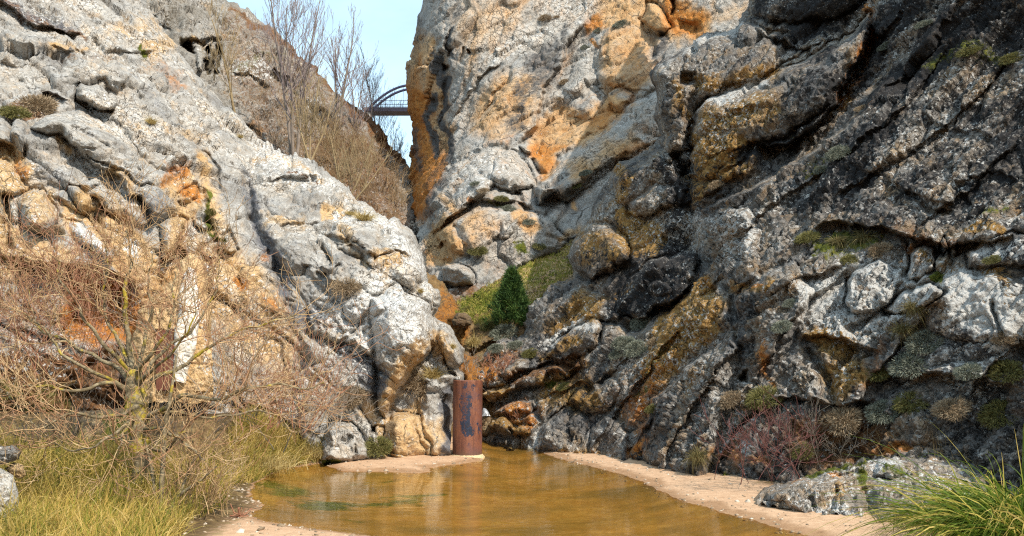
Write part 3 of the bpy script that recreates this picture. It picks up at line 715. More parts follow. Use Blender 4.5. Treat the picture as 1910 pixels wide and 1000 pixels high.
mid_feats = [
    ('crack', [(808, 60), (822, 110), (826, 160), (824, 230), (832, 270), (838, 300)], .9, 8),
    ('crack', [(806, 180), (800, 210), (804, 240), (808, 280)], .7, 7), ('crack', [(842, 48), (838, 80), (834, 108)], .7, 4), ('crack', [(858, 86), (860, 110), (858, 120)], .5, 4),
    ('dent', [(866, 88), (876, 90), (874, 102), (864, 100)], .7, 4), ('dent', [(818, 118), (834, 120), (832, 136), (818, 138)], .9, 6),
    ('step', [(838, 226), (862, 190), (886, 152), (912, 124), (944, 110)], .3, .35, 30, 24),
    ('crack', [(884, 236), (910, 206), (928, 180), (946, 150), (962, 114)], .45, 5),
    ('step', [(880, 238), (910, 206), (930, 180), (962, 114)], -.1, -.35, 26, 40),
    ('step', [(958, 268), (985, 250), (1000, 236), (1006, 200), (1020, 170), (1036, 140), (1050, 100), (1080, 66), (1100, 40)], .6, .7, 50, 34),
    ('dome', [(960, 270), (975, 262), (985, 250), (1000, 264), (990, 284), (974, 280)], .5, 10, .2),
    ('dent', [(986, 284), (1000, 292), (1026, 326), (1004, 330), (988, 304)], 1.0, 12),
    ('crack', [(1196, 36), (1210, 52), (1240, 64), (1250, 68)], .5, 5), ('dome', [(1190, 36), (1206, 14), (1236, 18), (1256, 52), (1230, 66), (1204, 56)], .8, 18, .4),
    ('dome', [(1108, 92), (1130, 56), (1186, 40), (1222, 62), (1224, 160), (1180, 170), (1120, 160)], .6, 40), ('dome', [(1050, 160), (1080, 90), (1110, 90), (1120, 170), (1100, 220), (1056, 210)], .55, 34),
    ('step', [(1222, 64), (1228, 90), (1218, 120)], .3, .4, 16, 14), ('dent', [(1250, 0), (1262, 0), (1262, 26), (1250, 28)], .9, 6), ('dent', [(1262, 30), (1310, 36), (1314, 60), (1290, 70), (1258, 56)], .6, 14),
    ('dome', [(1134, 176), (1160, 164), (1184, 176), (1176, 196), (1150, 206), (1134, 196)], .35, 14, .25),
    ('crack', [(1088, 150), (1120, 180), (1140, 190)], .3, 4), ('crack', [(1050, 176), (1086, 178), (1100, 160)], .3, 4),
    # the diagonal slab and the one below it
    ('dome', [(994, 352), (1010, 336), (1056, 290), (1090, 262), (1120, 254), (1150, 220), (1180, 196), (1216, 166), (1260, 150), (1260, 240), (1150, 300), (1060, 372), (1000, 384)], 1.3, 44, .3),
    ('step', [(1000, 385), (1060, 352), (1100, 322), (1140, 296), (1176, 270)], .3, .5, 30, 22),
    ('dome', [(1010, 410), (1060, 360), (1120, 316), (1200, 280), (1200, 420), (1080, 450), (1020, 440)], .6, 34, .25),
    # lower outcrop
    ('dome', [(790, 420), (800, 380), (830, 330), (848, 304), (880, 286), (930, 272), (966, 286), (996, 330), (1000, 352), (960, 366), (920, 350), (880, 380), (850, 410), (810, 440)], 1.4, 46, .35),
    ('step', [(816, 430), (846, 400), (870, 382), (900, 372), (950, 378), (990, 396)], .5, .5, 30, 30), ('crack', [(880, 300), (920, 340), (950, 350)], .3, 5), ('crack', [(930, 280), (970, 320), (990, 350)], .3, 5),
    ('dome', [(812, 440), (850, 400), (900, 380), (960, 380), (990, 410), (940, 450), (880, 480), (840, 470)], .8, 34, .2),
    ('dome', [(930, 420), (960, 396), (1010, 400), (1060, 440), (1050, 470), (960, 500), (930, 470)], .6, 26, .2),
    ('dent', [(800, 440), (830, 430), (860, 480), (850, 500), (800, 500)], .8, 18), ('dome', [(806, 446), (820, 436), (836, 452), (826, 466), (808, 462)], .5, 10, .2),
    ('dome', [(826, 500), (834, 484), (860, 492), (884, 510), (886, 534), (850, 540), (828, 530)], .9, 16, .3),
    ('crack', [(850, 418), (862, 450), (880, 480)], .6, 7), ('crack', [(960, 370), (975, 390), (990, 400)], .5, 6),
    ('dent', [(950, 355), (964, 350), (972, 372), (960, 376)], .6, 6),
]
mid_paint = [
    ('ochre', [(750, 60), (800, 60), (826, 110), (840, 230), (840, 290), (800, 340), (790, 410), (750, 420)], .78, 14),
    ('rust', [(750, 140), (796, 170), (810, 300), (806, 400), (750, 420)], 1.0, 14), ('soil_shade', [(806, 250, 8), (830, 300, 10), (800, 350, 10)], .6, 8), ('rust', [(790, 290), (836, 290), (830, 330), (800, 400), (780, 400)], .9, 10), ('rust', [(780, 100, 6), (790, 180, 8), (796, 240, 6)], .6, 8),
    ('dark', [(806, 96, 4), (822, 120, 7), (826, 190, 7), (832, 260, 8), (842, 300, 8)], .85, 6), ('dark', [(804, 180, 5), (800, 220, 7), (810, 290, 8)], .8, 6), ('dark', [(841, 50, 3), (836, 108, 3)], .8, 3),
    ('dark', [(780, 40, 12), (772, 80, 10), (764, 140, 8)], .35, 10), ('dark', [(770, 240, 8), (778, 300, 10)], .5, 10), ('dark', [(850, 0, 6), (856, 40, 6)], .4, 8),
    ('ochre', [(860, 0), (1000, 0), (960, 60), (900, 90), (880, 140), (860, 140), (850, 60)], .42, 24),
    ('ochre', [(880, 180), (960, 130), (1000, 150), (1010, 200), (985, 250), (930, 270), (880, 250)], .6, 20), ('rust', [(905, 270, 8), (960, 262, 8)], .4, 8),
    ('dark', [(970, 120), (1050, 60), (1080, 80), (1040, 130), (1020, 170), (990, 180)], .42, 18), ('dark', [(960, 150), (990, 150), (980, 250), (946, 250)], .4, 12), ('dark', [(1044, 100, 6), (1036, 130, 6), (1048, 60, 10)], .45, 8),
    ('ochre', [(1000, 235), (1040, 190), (1100, 200), (1140, 176), (1180, 190), (1150, 220), (1120, 252), (1060, 280), (1020, 330), (985, 290)], .98, 12),
    ('rust', [(990, 280), (1030, 260), (1060, 280), (1016, 332), (990, 300)], .8, 12), ('rust', [(1096, 214), (1140, 196), (1160, 200), (1120, 250), (1090, 240)], .68, 12), ('rust', [(1150, 150, 6), (1180, 180, 8), (1150, 220, 6)], .4, 8),
    ('ochre', [(1120, 110), (1140, 60), (1200, 40), (1226, 80), (1222, 160), (1180, 180), (1130, 160)], .72, 18), ('rust', [(1150, 100), (1216, 90), (1220, 140), (1160, 130)], .35, 16),
    ('ochre', [(1120, 0), (1260, 0), (1330, 30), (1330, 70), (1260, 90), (1190, 60), (1110, 50)], .9, 14), ('rust', [(1250, 0), (1320, 30), (1316, 66), (1262, 80), (1240, 50)], .85, 12), ('rust', [(1100, 50, 8), (1116, 40, 10)], .8, 6), ('rust', [(1108, 70, 5), (1114, 86, 5)], .9, 4),
    ('dark', [(1224, 64), (1236, 64), (1240, 110), (1224, 112)], .5, 5), ('ochre', [(1330, 0), (1400, 0), (1400, 40), (1330, 40)], .5, 12),
    ('ochre', [(1060, 310), (1110, 280), (1180, 240), (1200, 270), (1130, 300), (1060, 350)], .72, 14), ('ochre', [(1070, 372, 6), (1074, 384, 6)], .9, 5), ('ochre', [(1050, 440, 8), (1076, 428, 8)], .8, 8),
    ('rust', [(986, 284), (1000, 290), (1024, 322), (1004, 328)], .7, 8),
    ('ochre', [(800, 420), (830, 400), (850, 420), (870, 460), (840, 500), (800, 500)], 1.0, 12), ('ochre', [(830, 370, 8), (850, 400, 8)], .7, 8), ('rust', [(800, 470, 8), (836, 490, 6)], .4, 8),
    ('ochre', [(860, 400), (900, 400), (920, 430), (880, 460)], .6, 12), ('rust', [(868, 370, 6), (880, 382, 6)], .7, 5), ('ochre', [(960, 410, 8), (1000, 420, 10)], .8, 8),
    ('white', [(840, 300), (930, 272), (990, 330), (940, 360), (860, 360), (820, 380)], .34, 20), ('moss', [(912, 384, 8), (935, 396, 8)], .6, 8), ('moss', [(960, 440), (990, 440), (990, 470), (964, 470)], .8, 10),
    ('dark', [(800, 400, 8), (820, 350, 8), (850, 310, 8)], .5, 8), ('dark', [(900, 440), (960, 420), (1050, 450), (1000, 500), (900, 500)], .3, 18),
    ('white', [(1040, 0, 14), (1090, 20, 14)], .4, 16), ('white', [(880, 160, 8), (900, 130, 8), (990, 70, 12), (1020, 60, 8)], .4, 10),
    ('soil_shade', [(830, 540), (900, 520), (950, 560), (860, 620)], .6, 20),
]
S_mid = make_sheet('cliff_central', mid_ol, mid_ctrl, M_mid, mid_ol[:14], 2.3, mid_feats, mid_paint, 37, 3.0, (52, 4.5), 2.2, math.radians(42), (.13, .07, .026), (2.4, 1.5, .9), skirt=1.35, grain=.02, fscale=.95)
tag(S_mid.o, 'tall orange and grey limestone wall in the middle of the gorge', kind='structure')

# ------------------------------------------------------------------ right cliff
right_ol = [(1420, -330), (1398, -80), (1396, 4), (1392, 28), (1372, 52), (1340, 58), (1318, 66), (1290, 80), (1262, 100), (1226, 116), (1216, 128), (1216, 160), (1222, 186), (1216, 214), (1222, 232), (1226, 250), (1216, 262),
            (1190, 290), (1150, 306), (1138, 330), (1126, 352), (1108, 384), (1092, 414), (1068, 448), (1060, 476), (1068, 504), (1050, 520), (1022, 542), (996, 568), (984, 592), (974, 618), (944, 632), (924, 646), (900, 676), (884, 700),
            (890, 745), (880, 800), (905, 830), (1004, 856), (1130, 872), (1240, 900), (1330, 912), (1420, 926), (1600, 960), (2250, 1050), (2250, -330)]
right_ctrl = [(1420, -330, 21), (1398, 0, 20.6), (1300, 75, 20.5), (1218, 130, 20.8), (1220, 250, 20.5), (1140, 330, 21), (1065, 470, 21), (1000, 565, 21), (930, 645, 20.8), (885, 700, 20), (890, 800, 19.2), (1000, 845, 16.6), (1000, 740, 18.2), (1000, 660, 19.4), (1080, 600, 18.9),
              (1130, 700, 16.6), (1130, 860, 15.1), (1240, 880, 13.2), (1200, 700, 15.4), (1150, 480, 19.0), (1200, 400, 19.4), (1280, 480, 17), (1260, 600, 15.2), (1330, 890, 12.2), (1330, 700, 13.0), (1330, 550, 14.4), (1300, 300, 17.8), (1400, 200, 17.5),
              (1500, 120, 17.2), (1450, 30, 19.4), (1600, 60, 16.9), (1500, 280, 15.4), (1420, 905, 11.35), (1420, 700, 12.2), (1420, 500, 13.4), (1600, 250, 13.7), (1600, 450, 12.2), (1600, 600, 11.4), (1600, 800, 10.8), (1600, 940, 10.5), (1750, 100, 13.6), (1750, 300, 12.0), (1750, 450, 11.0),
              (1750, 600, 10.4), (1750, 800, 10.0), (1900, 0, 12.6), (1900, 200, 11.5), (1900, 400, 10.2), (1900, 600, 9.6), (1900, 850, 9.2), (2250, 900, 7.5), (2250, 400, 8.0), (2250, 0, 9.4), (2250, -330, 10.5), (1700, -330, 16)]
right_feats = [
    ('step', [(1232, 884), (1262, 800), (1310, 720), (1390, 630)], .3, .4, 34, 22), ('step', [(1100, 862), (1150, 780), (1210, 690), (1290, 590)], .3, .4, 34, 22), ('step', [(1010, 806), (1080, 740), (1150, 680), (1210, 616)], .25, .35, 30, 20),
    ('step', [(1400, 720), (1450, 630), (1520, 550), (1600, 486)], .25, .35, 34, 22), ('step', [(1560, 820), (1620, 720), (1690, 630), (1760, 560)], .25, .35, 34, 22), ('step', [(1300, 470), (1420, 396), (1560, 300), (1700, 180), (1800, 60)], .22, .3, 40, 24),
    ('step', [(1520, 396), (1650, 306), (1800, 200), (1910, 90)], .2, .28, 40, 24), ('step', [(1700, 420), (1800, 350), (1910, 250)], .2, .28, 36, 22), ('step', [(1640, 180), (1740, 90), (1820, -20)], .2, .28, 36, 22), ('step', [(1760, 800), (1830, 700), (1910, 620)], .2, .3, 34, 22),
    ('step', [(1330, 880), (1370, 800), (1430, 740)], .25, .35, 30, 20),
    # upper block, dark gap, leaning slab
    ('dome', [(1395, -60), (1395, 30), (1440, 46), (1500, 44), (1560, 30), (1600, 0), (1600, -80)], .9, 40, .4),
    ('dome', [(1216, 126), (1260, 100), (1340, 60), (1400, 50), (1470, 66), (1500, 90), (1440, 130), (1380, 160), (1320, 180), (1296, 210), (1280, 280), (1240, 300), (1218, 260)], .9, 40, .4),
    ('dent', [(1266, 130), (1302, 132), (1298, 150), (1284, 160), (1266, 152)], .9, 8), ('crack', [(1300, 132), (1294, 170), (1284, 220), (1278, 290)], .7, 9),
    ('step', [(1400, 52), (1450, 76), (1500, 88), (1540, 70)], .35, .5, 30, 26),
    ('dome', [(1284, 300), (1284, 236), (1308, 200), (1340, 180), (1372, 172), (1430, 142), (1510, 104), (1580, 56), (1612, 20), (1624, 60), (1600, 110), (1560, 170), (1530, 204), (1470, 246), (1400, 268), (1390, 290), (1340, 330), (1290, 340)], 1.3, 46, .4),
    ('step', [(1390, 284), (1420, 268), (1470, 262), (1510, 236), (1545, 200), (1580, 150), (1612, 96), (1624, 40)], .5, 1.7, 50, 46),
    ('dent', [(1540, 200), (1580, 120), (1610, 60), (1650, 20), (1640, 90), (1600, 150), (1560, 215)], .8, 24),
    ('step', [(1300, 245), (1340, 238), (1400, 232)], .15, .15, 14, 12), ('step', [(1290, 285), (1340, 280), (1390, 270)], .2, .2, 14, 14), ('step', [(1310, 212), (1370, 205), (1420, 190)], .15, .2, 12, 12),
    ('dome', [(1506, 100), (1506, 66), (1524, 56), (1540, 66), (1540, 86), (1522, 104)], .6, 12, .2),
    ('dome', [(1624, 10), (1634, -40), (1680, -40), (1676, 30), (1650, 70), (1630, 70)], .4, 16),
    # shelf between
    ('dome', [(1330, 330), (1380, 284), (1410, 268), (1424, 290), (1400, 320), (1340, 340)], .5, 18, .2), ('step', [(1260, 395), (1300, 368), (1340, 345), (1400, 322)], .4, .3, 26, 26),
    ('dome', [(1260, 400), (1310, 362), (1350, 350), (1350, 362), (1300, 386)], .3, 10),
    # back column under the gap
    ('dome', [(1140, 330), (1180, 292), (1226, 270), (1270, 300), (1284, 350), (1270, 390), (1210, 400), (1150, 380)], .8, 36, .3),
    ('dome', [(1170, 400), (1180, 370), (1216, 344), (1260, 350), (1262, 386), (1220, 400), (1190, 410)], .5, 20, .25), ('step', [(1170, 388), (1200, 402), (1240, 398)], .3, .5, 24, 20),
    ('dent', [(1232, 270), (1276, 280), (1290, 340), (1262, 340)], 1.0, 18), ('crack', [(1280, 290), (1284, 340), (1282, 400), (1284, 470)], .9, 11),
    ('dent', [(1220, 440), (1280, 400), (1290, 470), (1260, 480), (1226, 466)], .8, 22),
    ('dome', [(1060, 480), (1072, 440), (1094, 420), (1130, 414), (1160, 434), (1176, 466), (1170, 486), (1130, 504), (1100, 520), (1070, 510)], 1.0, 34, .5),
    ('step', [(1066, 505), (1100, 518), (1140, 505), (1176, 484)], .4, .9, 30, 30),
    ('dome', [(1180, 520), (1210, 490), (1260, 466), (1286, 470), (1288, 510), (1250, 560), (1200, 586), (1150, 590), (1150, 560)], .8, 30, .4),
    ('dome', [(1206, 528), (1226, 516), (1246, 520), (1246, 540), (1220, 550), (1204, 544)], .35, 10, .2), ('step', [(1150, 590), (1200, 586), (1246, 560), (1280, 520)], .3, .8, 30, 28),
    ('dent', [(1116, 596), (1170, 590), (1220, 590), (1190, 620), (1140, 624), (1120, 612)], 1.0, 16),
    ('crack', [(1120, 480), (1180, 500), (1150, 540), (1100, 580)], .4, 7), ('crack', [(1060, 530), (1110, 540), (1150, 560)], .3, 5),
    # layered foot
    ('dome', [(1000, 670), (1020, 640), (1060, 616), (1106, 598), (1126, 610), (1126, 650), (1090, 664), (1040, 672)], .9, 26, .4), ('dent', [(1106, 606), (1130, 604), (1132, 650), (1112, 656)], .5, 8),
    ('step', [(900, 720), (950, 700), (1010, 680), (1086, 672)], .3, .4, 22, 20),
    ('dome', [(894, 742), (900, 724), (950, 704), (1010, 684), (1040, 676), (1060, 690), (1010, 712), (950, 730), (910, 748)], .8, 18, .4), ('dome', [(1020, 694), (1040, 680), (1084, 674), (1088, 692), (1050, 706), (1024, 708)], .7, 14, .4),
    ('step', [(900, 752), (950, 736), (1000, 716), (1050, 708), (1090, 690)], .3, .9, 18, 22),
    ('dome', [(930, 690), (960, 666), (990, 660), (980, 690), (940, 702)], .5, 12, .2),
    ('dome', [(912, 770), (950, 752), (1000, 744), (1006, 760), (960, 776), (920, 782)], .6, 12, .3), ('dome', [(900, 800), (910, 778), (940, 776), (960, 790), (950, 806), (910, 808)], .6, 12, .3), ('dome', [(950, 796), (970, 784), (990, 790), (984, 808), (956, 808)], .6, 10, .3),
    ('step', [(896, 806), (950, 810), (1000, 806)], .2, .5, 14, 14), ('dent', [(896, 738), (920, 744), (916, 770), (896, 772)], .9, 8), ('dent', [(896, 790), (920, 800), (940, 808), (900, 812)], .5, 6),
    ('crack', [(990, 750), (1010, 790), (1000, 800)], .5, 7), ('step', [(1000, 745), (1060, 728), (1110, 720)], .2, .5, 20, 18),
    # lower buttresses
    ('dome', [(1000, 850), (1018, 800), (1050, 770), (1084, 760), (1100, 780), (1104, 820), (1096, 862), (1050, 862)], .7, 34, .15), ('dome', [(1076, 866), (1092, 810), (1130, 780), (1170, 790), (1176, 840), (1180, 880), (1110, 876)], .6, 30, .15),
    ('dome', [(1060, 760), (1100, 716), (1140, 700), (1160, 730), (1140, 770), (1100, 780)], .7, 26, .25), ('dome', [(1140, 700), (1160, 640), (1200, 630), (1216, 680), (1190, 740), (1150, 760)], .4, 24),
    ('dome', [(1200, 890), (1208, 810), (1240, 740), (1290, 680), (1330, 640), (1370, 620), (1376, 680), (1350, 760), (1330, 830), (1320, 910), (1250, 905)], .7, 46, .12),
    ('dent', [(1170, 850), (1190, 800), (1230, 750), (1222, 800), (1206, 860)], .6, 16), ('step', [(1180, 872), (1196, 800), (1240, 730), (1290, 676), (1330, 636)], -.2, -1.0, 30, 40),
    ('dome', [(1200, 690), (1230, 600), (1290, 540), (1360, 560), (1370, 610), (1290, 670), (1230, 740), (1200, 760)], .5, 44),
    ('dome', [(1284, 470), (1290, 420), (1330, 390), (1390, 380), (1420, 440), (1420, 520), (1380, 550), (1310, 530)], .6, 40, .12), ('crack', [(1296, 560), (1320, 548), (1350, 520), (1370, 560), (1372, 600)], .5, 7),
    ('dome', [(1370, 560), (1420, 510), (1480, 480), (1520, 540), (1480, 640), (1420, 720), (1370, 700)], .5, 46, .1),
    ('dent', [(1380, 690), (1396, 680), (1396, 716), (1370, 712)], .7, 10),
    # big lichen face and the ledge below it
    ('step', [(1500, 432), (1560, 414), (1640, 420), (1700, 440), (1760, 456), (1850, 452), (1920, 440)], .45, .8, 60, 30),
    ('step', [(1290, 404), (1340, 372), (1430, 330), (1520, 282), (1590, 226), (1640, 170), (1680, 110)], -.5, -.9, 40, 60),
    ('step', [(1560, 300), (1650, 330), (1700, 360), (1790, 380)], .12, .14, 40, 26), ('step', [(1700, 200), (1780, 240), (1860, 250)], .1, .12, 40, 26), ('step', [(1760, 340), (1830, 320), (1900, 330)], .14, .14, 40, 26), ('crack', [(1690, 350), (1730, 390), (1780, 400)], .4, 7),
    ('dome', [(1800, 480), (1830, 452), (1880, 440), (1960, 440), (1960, 500), (1880, 500), (1810, 500)], .4, 18, .2),
    ('dome', [(1750, 445), (1760, 436), (1766, 460), (1762, 474), (1752, 470)], .5, 7, .3), ('dome', [(1776, 452), (1790, 446), (1790, 476), (1776, 480)], .4, 8, .3),
    ('dome', [(1580, 520), (1596, 500), (1640, 484), (1680, 500), (1684, 540), (1640, 576), (1590, 580), (1578, 550)], .3, 12, .15), ('dome', [(1690, 500), (1696, 470), (1716, 454), (1740, 460), (1744, 500), (1720, 520), (1692, 522)], .35, 10, .3),
    ('dome', [(1640, 572), (1690, 540), (1740, 530), (1760, 548), (1730, 580), (1670, 584)], .5, 14, .3), ('dent', [(1640, 572), (1668, 578), (1660, 592), (1636, 584)], .6, 6),
    ('crack', [(1580, 510), (1576, 550), (1586, 590)], .4, 5), ('crack', [(1684, 520), (1660, 555), (1620, 590), (1570, 620)], .45, 6), ('crack', [(1690, 444), (1692, 480), (1686, 520)], .4, 5),
    ('dome', [(1720, 560), (1760, 520), (1790, 500), (1850, 510), (1900, 520), (1990, 530), (1990, 640), (1880, 640), (1800, 640), (1730, 620)], .35, 26, .05),
    ('crack', [(1850, 560), (1862, 600), (1880, 640)], .3, 4), ('step', [(1420, 560), (1480, 520), (1540, 500), (1580, 490)], .3, .3, 26, 26),
    ('step', [(1480, 640), (1540, 620), (1600, 640), (1650, 660)], .4, .4, 30, 26), ('step', [(1620, 700), (1700, 690), (1800, 700), (1900, 720)], .4, .5, 40, 30),
    ('step', [(1400, 760), (1480, 740), (1560, 760), (1640, 740)], .4, .5, 30, 26), ('dent', [(1480, 800), (1600, 790), (1640, 860), (1500, 880)], .5, 40), ('crack', [(1500, 640), (1540, 700), (1560, 760)], .5, 8),
]
right_paint = [
    ('dark', [(1400, -330), (2250, -330), (2250, 430), (1860, 430), (1700, 400), (1500, 390), (1640, 160), (1560, 40), (1400, 20)], .2, 60), ('soil_shade', [(1640, 40), (1720, 0), (1990, 60), (1990, 160), (1760, 170)], .3, 40), ('soil_shade', [(1180, 660), (1260, 600), (1330, 640), (1240, 780), (1180, 840)], .3, 24), ('rust', [(1480, 820), (1640, 800), (1660, 850), (1500, 880)], .4, 24),
    ('ochre', [(1286, 250), (1330, 250), (1390, 262), (1420, 280), (1380, 320), (1320, 350), (1286, 380)], .82, 14), ('ochre', [(1300, 210), (1380, 190), (1460, 170), (1470, 210), (1380, 250), (1300, 250)], .38, 18),
    ('rust', [(1560, 190, 10), (1590, 140, 18), (1620, 90, 14), (1634, 60, 10)], .95, 8), ('rust', [(1610, 10, 12), (1624, 60, 12)], .6, 8), ('ochre', [(1552, 200, 8), (1580, 180, 10)], .7, 8),
    ('ochre', [(1310, 150, 14), (1360, 160, 12), (1440, 130, 10)], .5, 14), ('ochre', [(1262, 160, 10), (1276, 210, 10)], .5, 12),
    ('ochre', [(1150, 400), (1174, 380), (1200, 410), (1240, 440), (1210, 480), (1170, 466), (1150, 430)], .85, 12), ('ochre', [(1140, 310, 10), (1170, 330, 10), (1160, 370, 10)], .62, 10), ('rust', [(1160, 420, 8), (1200, 450, 8)], .4, 8),
    ('ochre', [(1080, 440), (1150, 430), (1170, 470), (1110, 500), (1080, 490)], .42, 16),
    ('ochre', [(1080, 540), (1130, 560), (1110, 600), (1040, 620), (1010, 610), (1050, 570)], .55, 18), ('ochre', [(1150, 560, 12), (1180, 540, 10)], .5, 10), ('ochre', [(1010, 660, 8), (1080, 640, 8)], .5, 8),
    ('rust', [(890, 690), (920, 660), (960, 640), (940, 690), (900, 720)], .7, 14), ('soil_shade', [(940, 690), (1000, 670), (1090, 660), (1100, 690), (1030, 690), (940, 720)], .75, 10), ('rust', [(960, 690, 8), (1020, 684, 8)], .45, 8),
    ('ochre', [(896, 730), (940, 716), (960, 720), (930, 744), (900, 750)], .85, 8), ('ochre', [(1040, 690, 8), (1086, 678, 8)], .7, 6), ('rust', [(920, 756), (980, 740), (1010, 760), (1000, 800), (950, 790)], .62, 14), ('ochre', [(900, 780, 10), (960, 792, 12), (984, 800, 8)], .75, 8),
    ('ochre', [(1000, 690), (1060, 700), (1110, 700), (1130, 760), (1060, 770), (1010, 760)], .5, 18), ('moss', [(1020, 720, 8), (1050, 712, 10)], .7, 8),
    ('ochre', [(1216, 600), (1260, 540), (1310, 520), (1360, 560), (1340, 600), (1280, 660), (1230, 720), (1210, 700)], .85, 18), ('rust', [(1290, 500), (1320, 510), (1330, 540), (1296, 550)], .4, 12), ('rust', [(1160, 740), (1220, 660), (1260, 680), (1210, 790), (1180, 830)], .5, 20), ('moss', [(1240, 640, 12), (1200, 740, 14)], .45, 18),
    ('rust', [(1176, 830), (1204, 810), (1204, 850), (1180, 856)], .8, 8), ('ochre', [(1030, 850), (1100, 840), (1190, 860), (1180, 880), (1030, 866)], .5, 12), ('soil_shade', [(1100, 790, 14), (1140, 740, 14), (1170, 700, 10)], .5, 14),
    ('ochre', [(1380, 540, 10), (1440, 520, 8)], .6, 10), ('rust', [(1402, 530, 6), (1416, 520, 6)], .8, 5), ('ochre', [(1500, 620), (1560, 600), (1600, 620), (1580, 660), (1520, 660)], .72, 14), ('rust', [(1424, 640, 7), (1432, 700, 9), (1440, 720, 7)], .7, 8),
    ('ochre', [(1540, 680), (1600, 660), (1620, 720), (1560, 750)], .55, 18), ('rust', [(1340, 850, 14), (1400, 860, 14), (1440, 870, 10)], .5, 14), ('rust', [(1640, 850, 16), (1700, 840, 10)], .75, 10),
    ('rust', [(1670, 450), (1700, 450), (1696, 490), (1676, 500)], .62, 8), ('ochre', [(1720, 460, 6), (1724, 480, 6)], .6, 6), ('ochre', [(1795, 430, 8), (1860, 430, 10)], .8, 6), ('ochre', [(1840, 500), (1880, 500), (1890, 530), (1850, 534)], .8, 8),
    ('white', [(1480, 520), (1580, 480), (1700, 470), (1760, 540), (1700, 600), (1600, 640), (1500, 600)], .46, 24), ('dark', [(1480, 520), (1580, 480), (1700, 470), (1760, 540), (1700, 600), (1600, 640), (1500, 600)], 0.0, 10),
    ('white', [(1760, 530), (1800, 506), (1850, 520), (1990, 540), (1990, 640), (1900, 640), (1870, 680), (1820, 640), (1770, 600)], .72, 30), ('ochre', [(1820, 540), (1990, 540), (1990, 640), (1860, 620)], .3, 20),
    ('white', [(1800, 470), (1850, 444), (1960, 440), (1960, 490), (1850, 500)], .45, 14), ('white', [(1720, 640), (1780, 600), (1860, 680), (1860, 780), (1780, 760)], .38, 24),
    ('white', [(1280, 410, 10), (1350, 400, 14), (1450, 380, 14), (1560, 330, 14)], .3, 14), ('white', [(1340, 390), (1420, 380), (1420, 480), (1340, 500)], .26, 20),
    ('white', [(1284, 230, 6), (1312, 196, 8), (1372, 172, 8), (1420, 152, 6)], .55, 6), ('white', [(1010, 640, 8), (1060, 614, 9), (1110, 600, 7)], .55, 7), ('white', [(1350, 60, 8), (1380, 50, 6), (1220, 116, 5)], .4, 8),  # first white stroke paints the sunlit upper edge of the leaning slab
    ('white', [(1004, 850, 8), (1010, 820, 6)], .5, 8), ('white', [(1160, 870, 10), (1140, 850, 8)], .35, 10), ('white', [(1380, 810, 12), (1400, 840, 10)], .5, 10),
    ('dark', [(1230, 290), (1284, 280), (1290, 480), (1220, 480), (1240, 380)], .4, 18), ('dark', [(1400, 0), (1600, 0), (1540, 100), (1460, 60)], .3, 30), ('dark', [(1390, 284, 12), (1470, 262, 18), (1540, 200, 22), (1600, 110, 14)], .35, 12), ('dark', [(1180, 480), (1290, 470), (1280, 540), (1200, 590), (1120, 620)], .34, 24),
    ('soil_shade', [(1640, 440), (1700, 440), (1800, 470), (1760, 440), (1700, 420)], .7, 10), ('moss', [(1500, 450), (1560, 430), (1660, 430), (1600, 470), (1520, 480)], .7, 14), ('soil_shade', [(1610, 390), (1700, 400), (1760, 440), (1650, 430)], .5, 20),
    ('moss', [(1470, 250, 12), (1560, 280, 10), (1500, 320, 12)], .35, 16), ('moss', [(1740, 120, 14), (1800, 100, 14), (1870, 110, 14)], .5, 16), ('soil_shade', [(1820, 100), (1900, 90), (1900, 130), (1830, 130)], .4, 16), ('rust', [(1600, 200, 6), (1640, 190, 6)], .3, 8),
    ('soil_shade', [(1460, 780), (1640, 760), (1660, 860), (1480, 890)], .7, 24), ('moss', [(1330, 895, 10), (1400, 902, 8)], .8, 8), ('moss', [(1840, 400, 8), (1880, 390, 8)], .6, 10), ('moss', [(1740, 520, 8), (1760, 520, 8)], .8, 6),
    ('soil_shade', [(1660, 600, 10), (1640, 680, 14), (1600, 740, 14)], .55, 14), ('moss', [(1560, 470, 14), (1600, 490, 10)], .5, 12), ('soil_shade', [(1800, 720, 20), (1900, 760, 30)], .4, 24),
]
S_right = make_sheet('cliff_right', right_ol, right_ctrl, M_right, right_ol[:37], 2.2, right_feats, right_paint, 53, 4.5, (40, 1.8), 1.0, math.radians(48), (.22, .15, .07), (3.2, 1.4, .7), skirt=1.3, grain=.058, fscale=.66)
tag(S_right.o, 'dark lichen covered limestone cliff in the shade at the right', kind='structure')
# ================================================================== GROUND, WATER, SLOPE
shore_px = [(474, 903), (530, 874), (622, 861), (612, 869), (640, 879), (705, 880), (780, 883), (806, 880), (800, 873), (838, 868), (862, 866), (900, 859), (897, 838), (885, 815), (900, 809), (960, 811), (1004, 812), (1002, 842), (1040, 855), (1085, 866),
            (1120, 874), (1160, 886), (1205, 902), (1250, 925), (1300, 943), (1350, 956), (1420, 975), (1500, 1000), (1640, 1045), (1800, 1120), (1500, 1500), (1300, 2200), (1000, 2600), (900, 1600), (800, 1120), (760, 1030), (690, 999), (610, 988), (545, 980), (490, 972), (466, 962), (492, 950), (488, 938), (470, 924)]
shore = np.array([gpt(x, y)[:2] for x, y in shore_px])
shore_f = frac_line([tuple(p * 100) for p in shore], 6, 5, True, 12) / 100.0

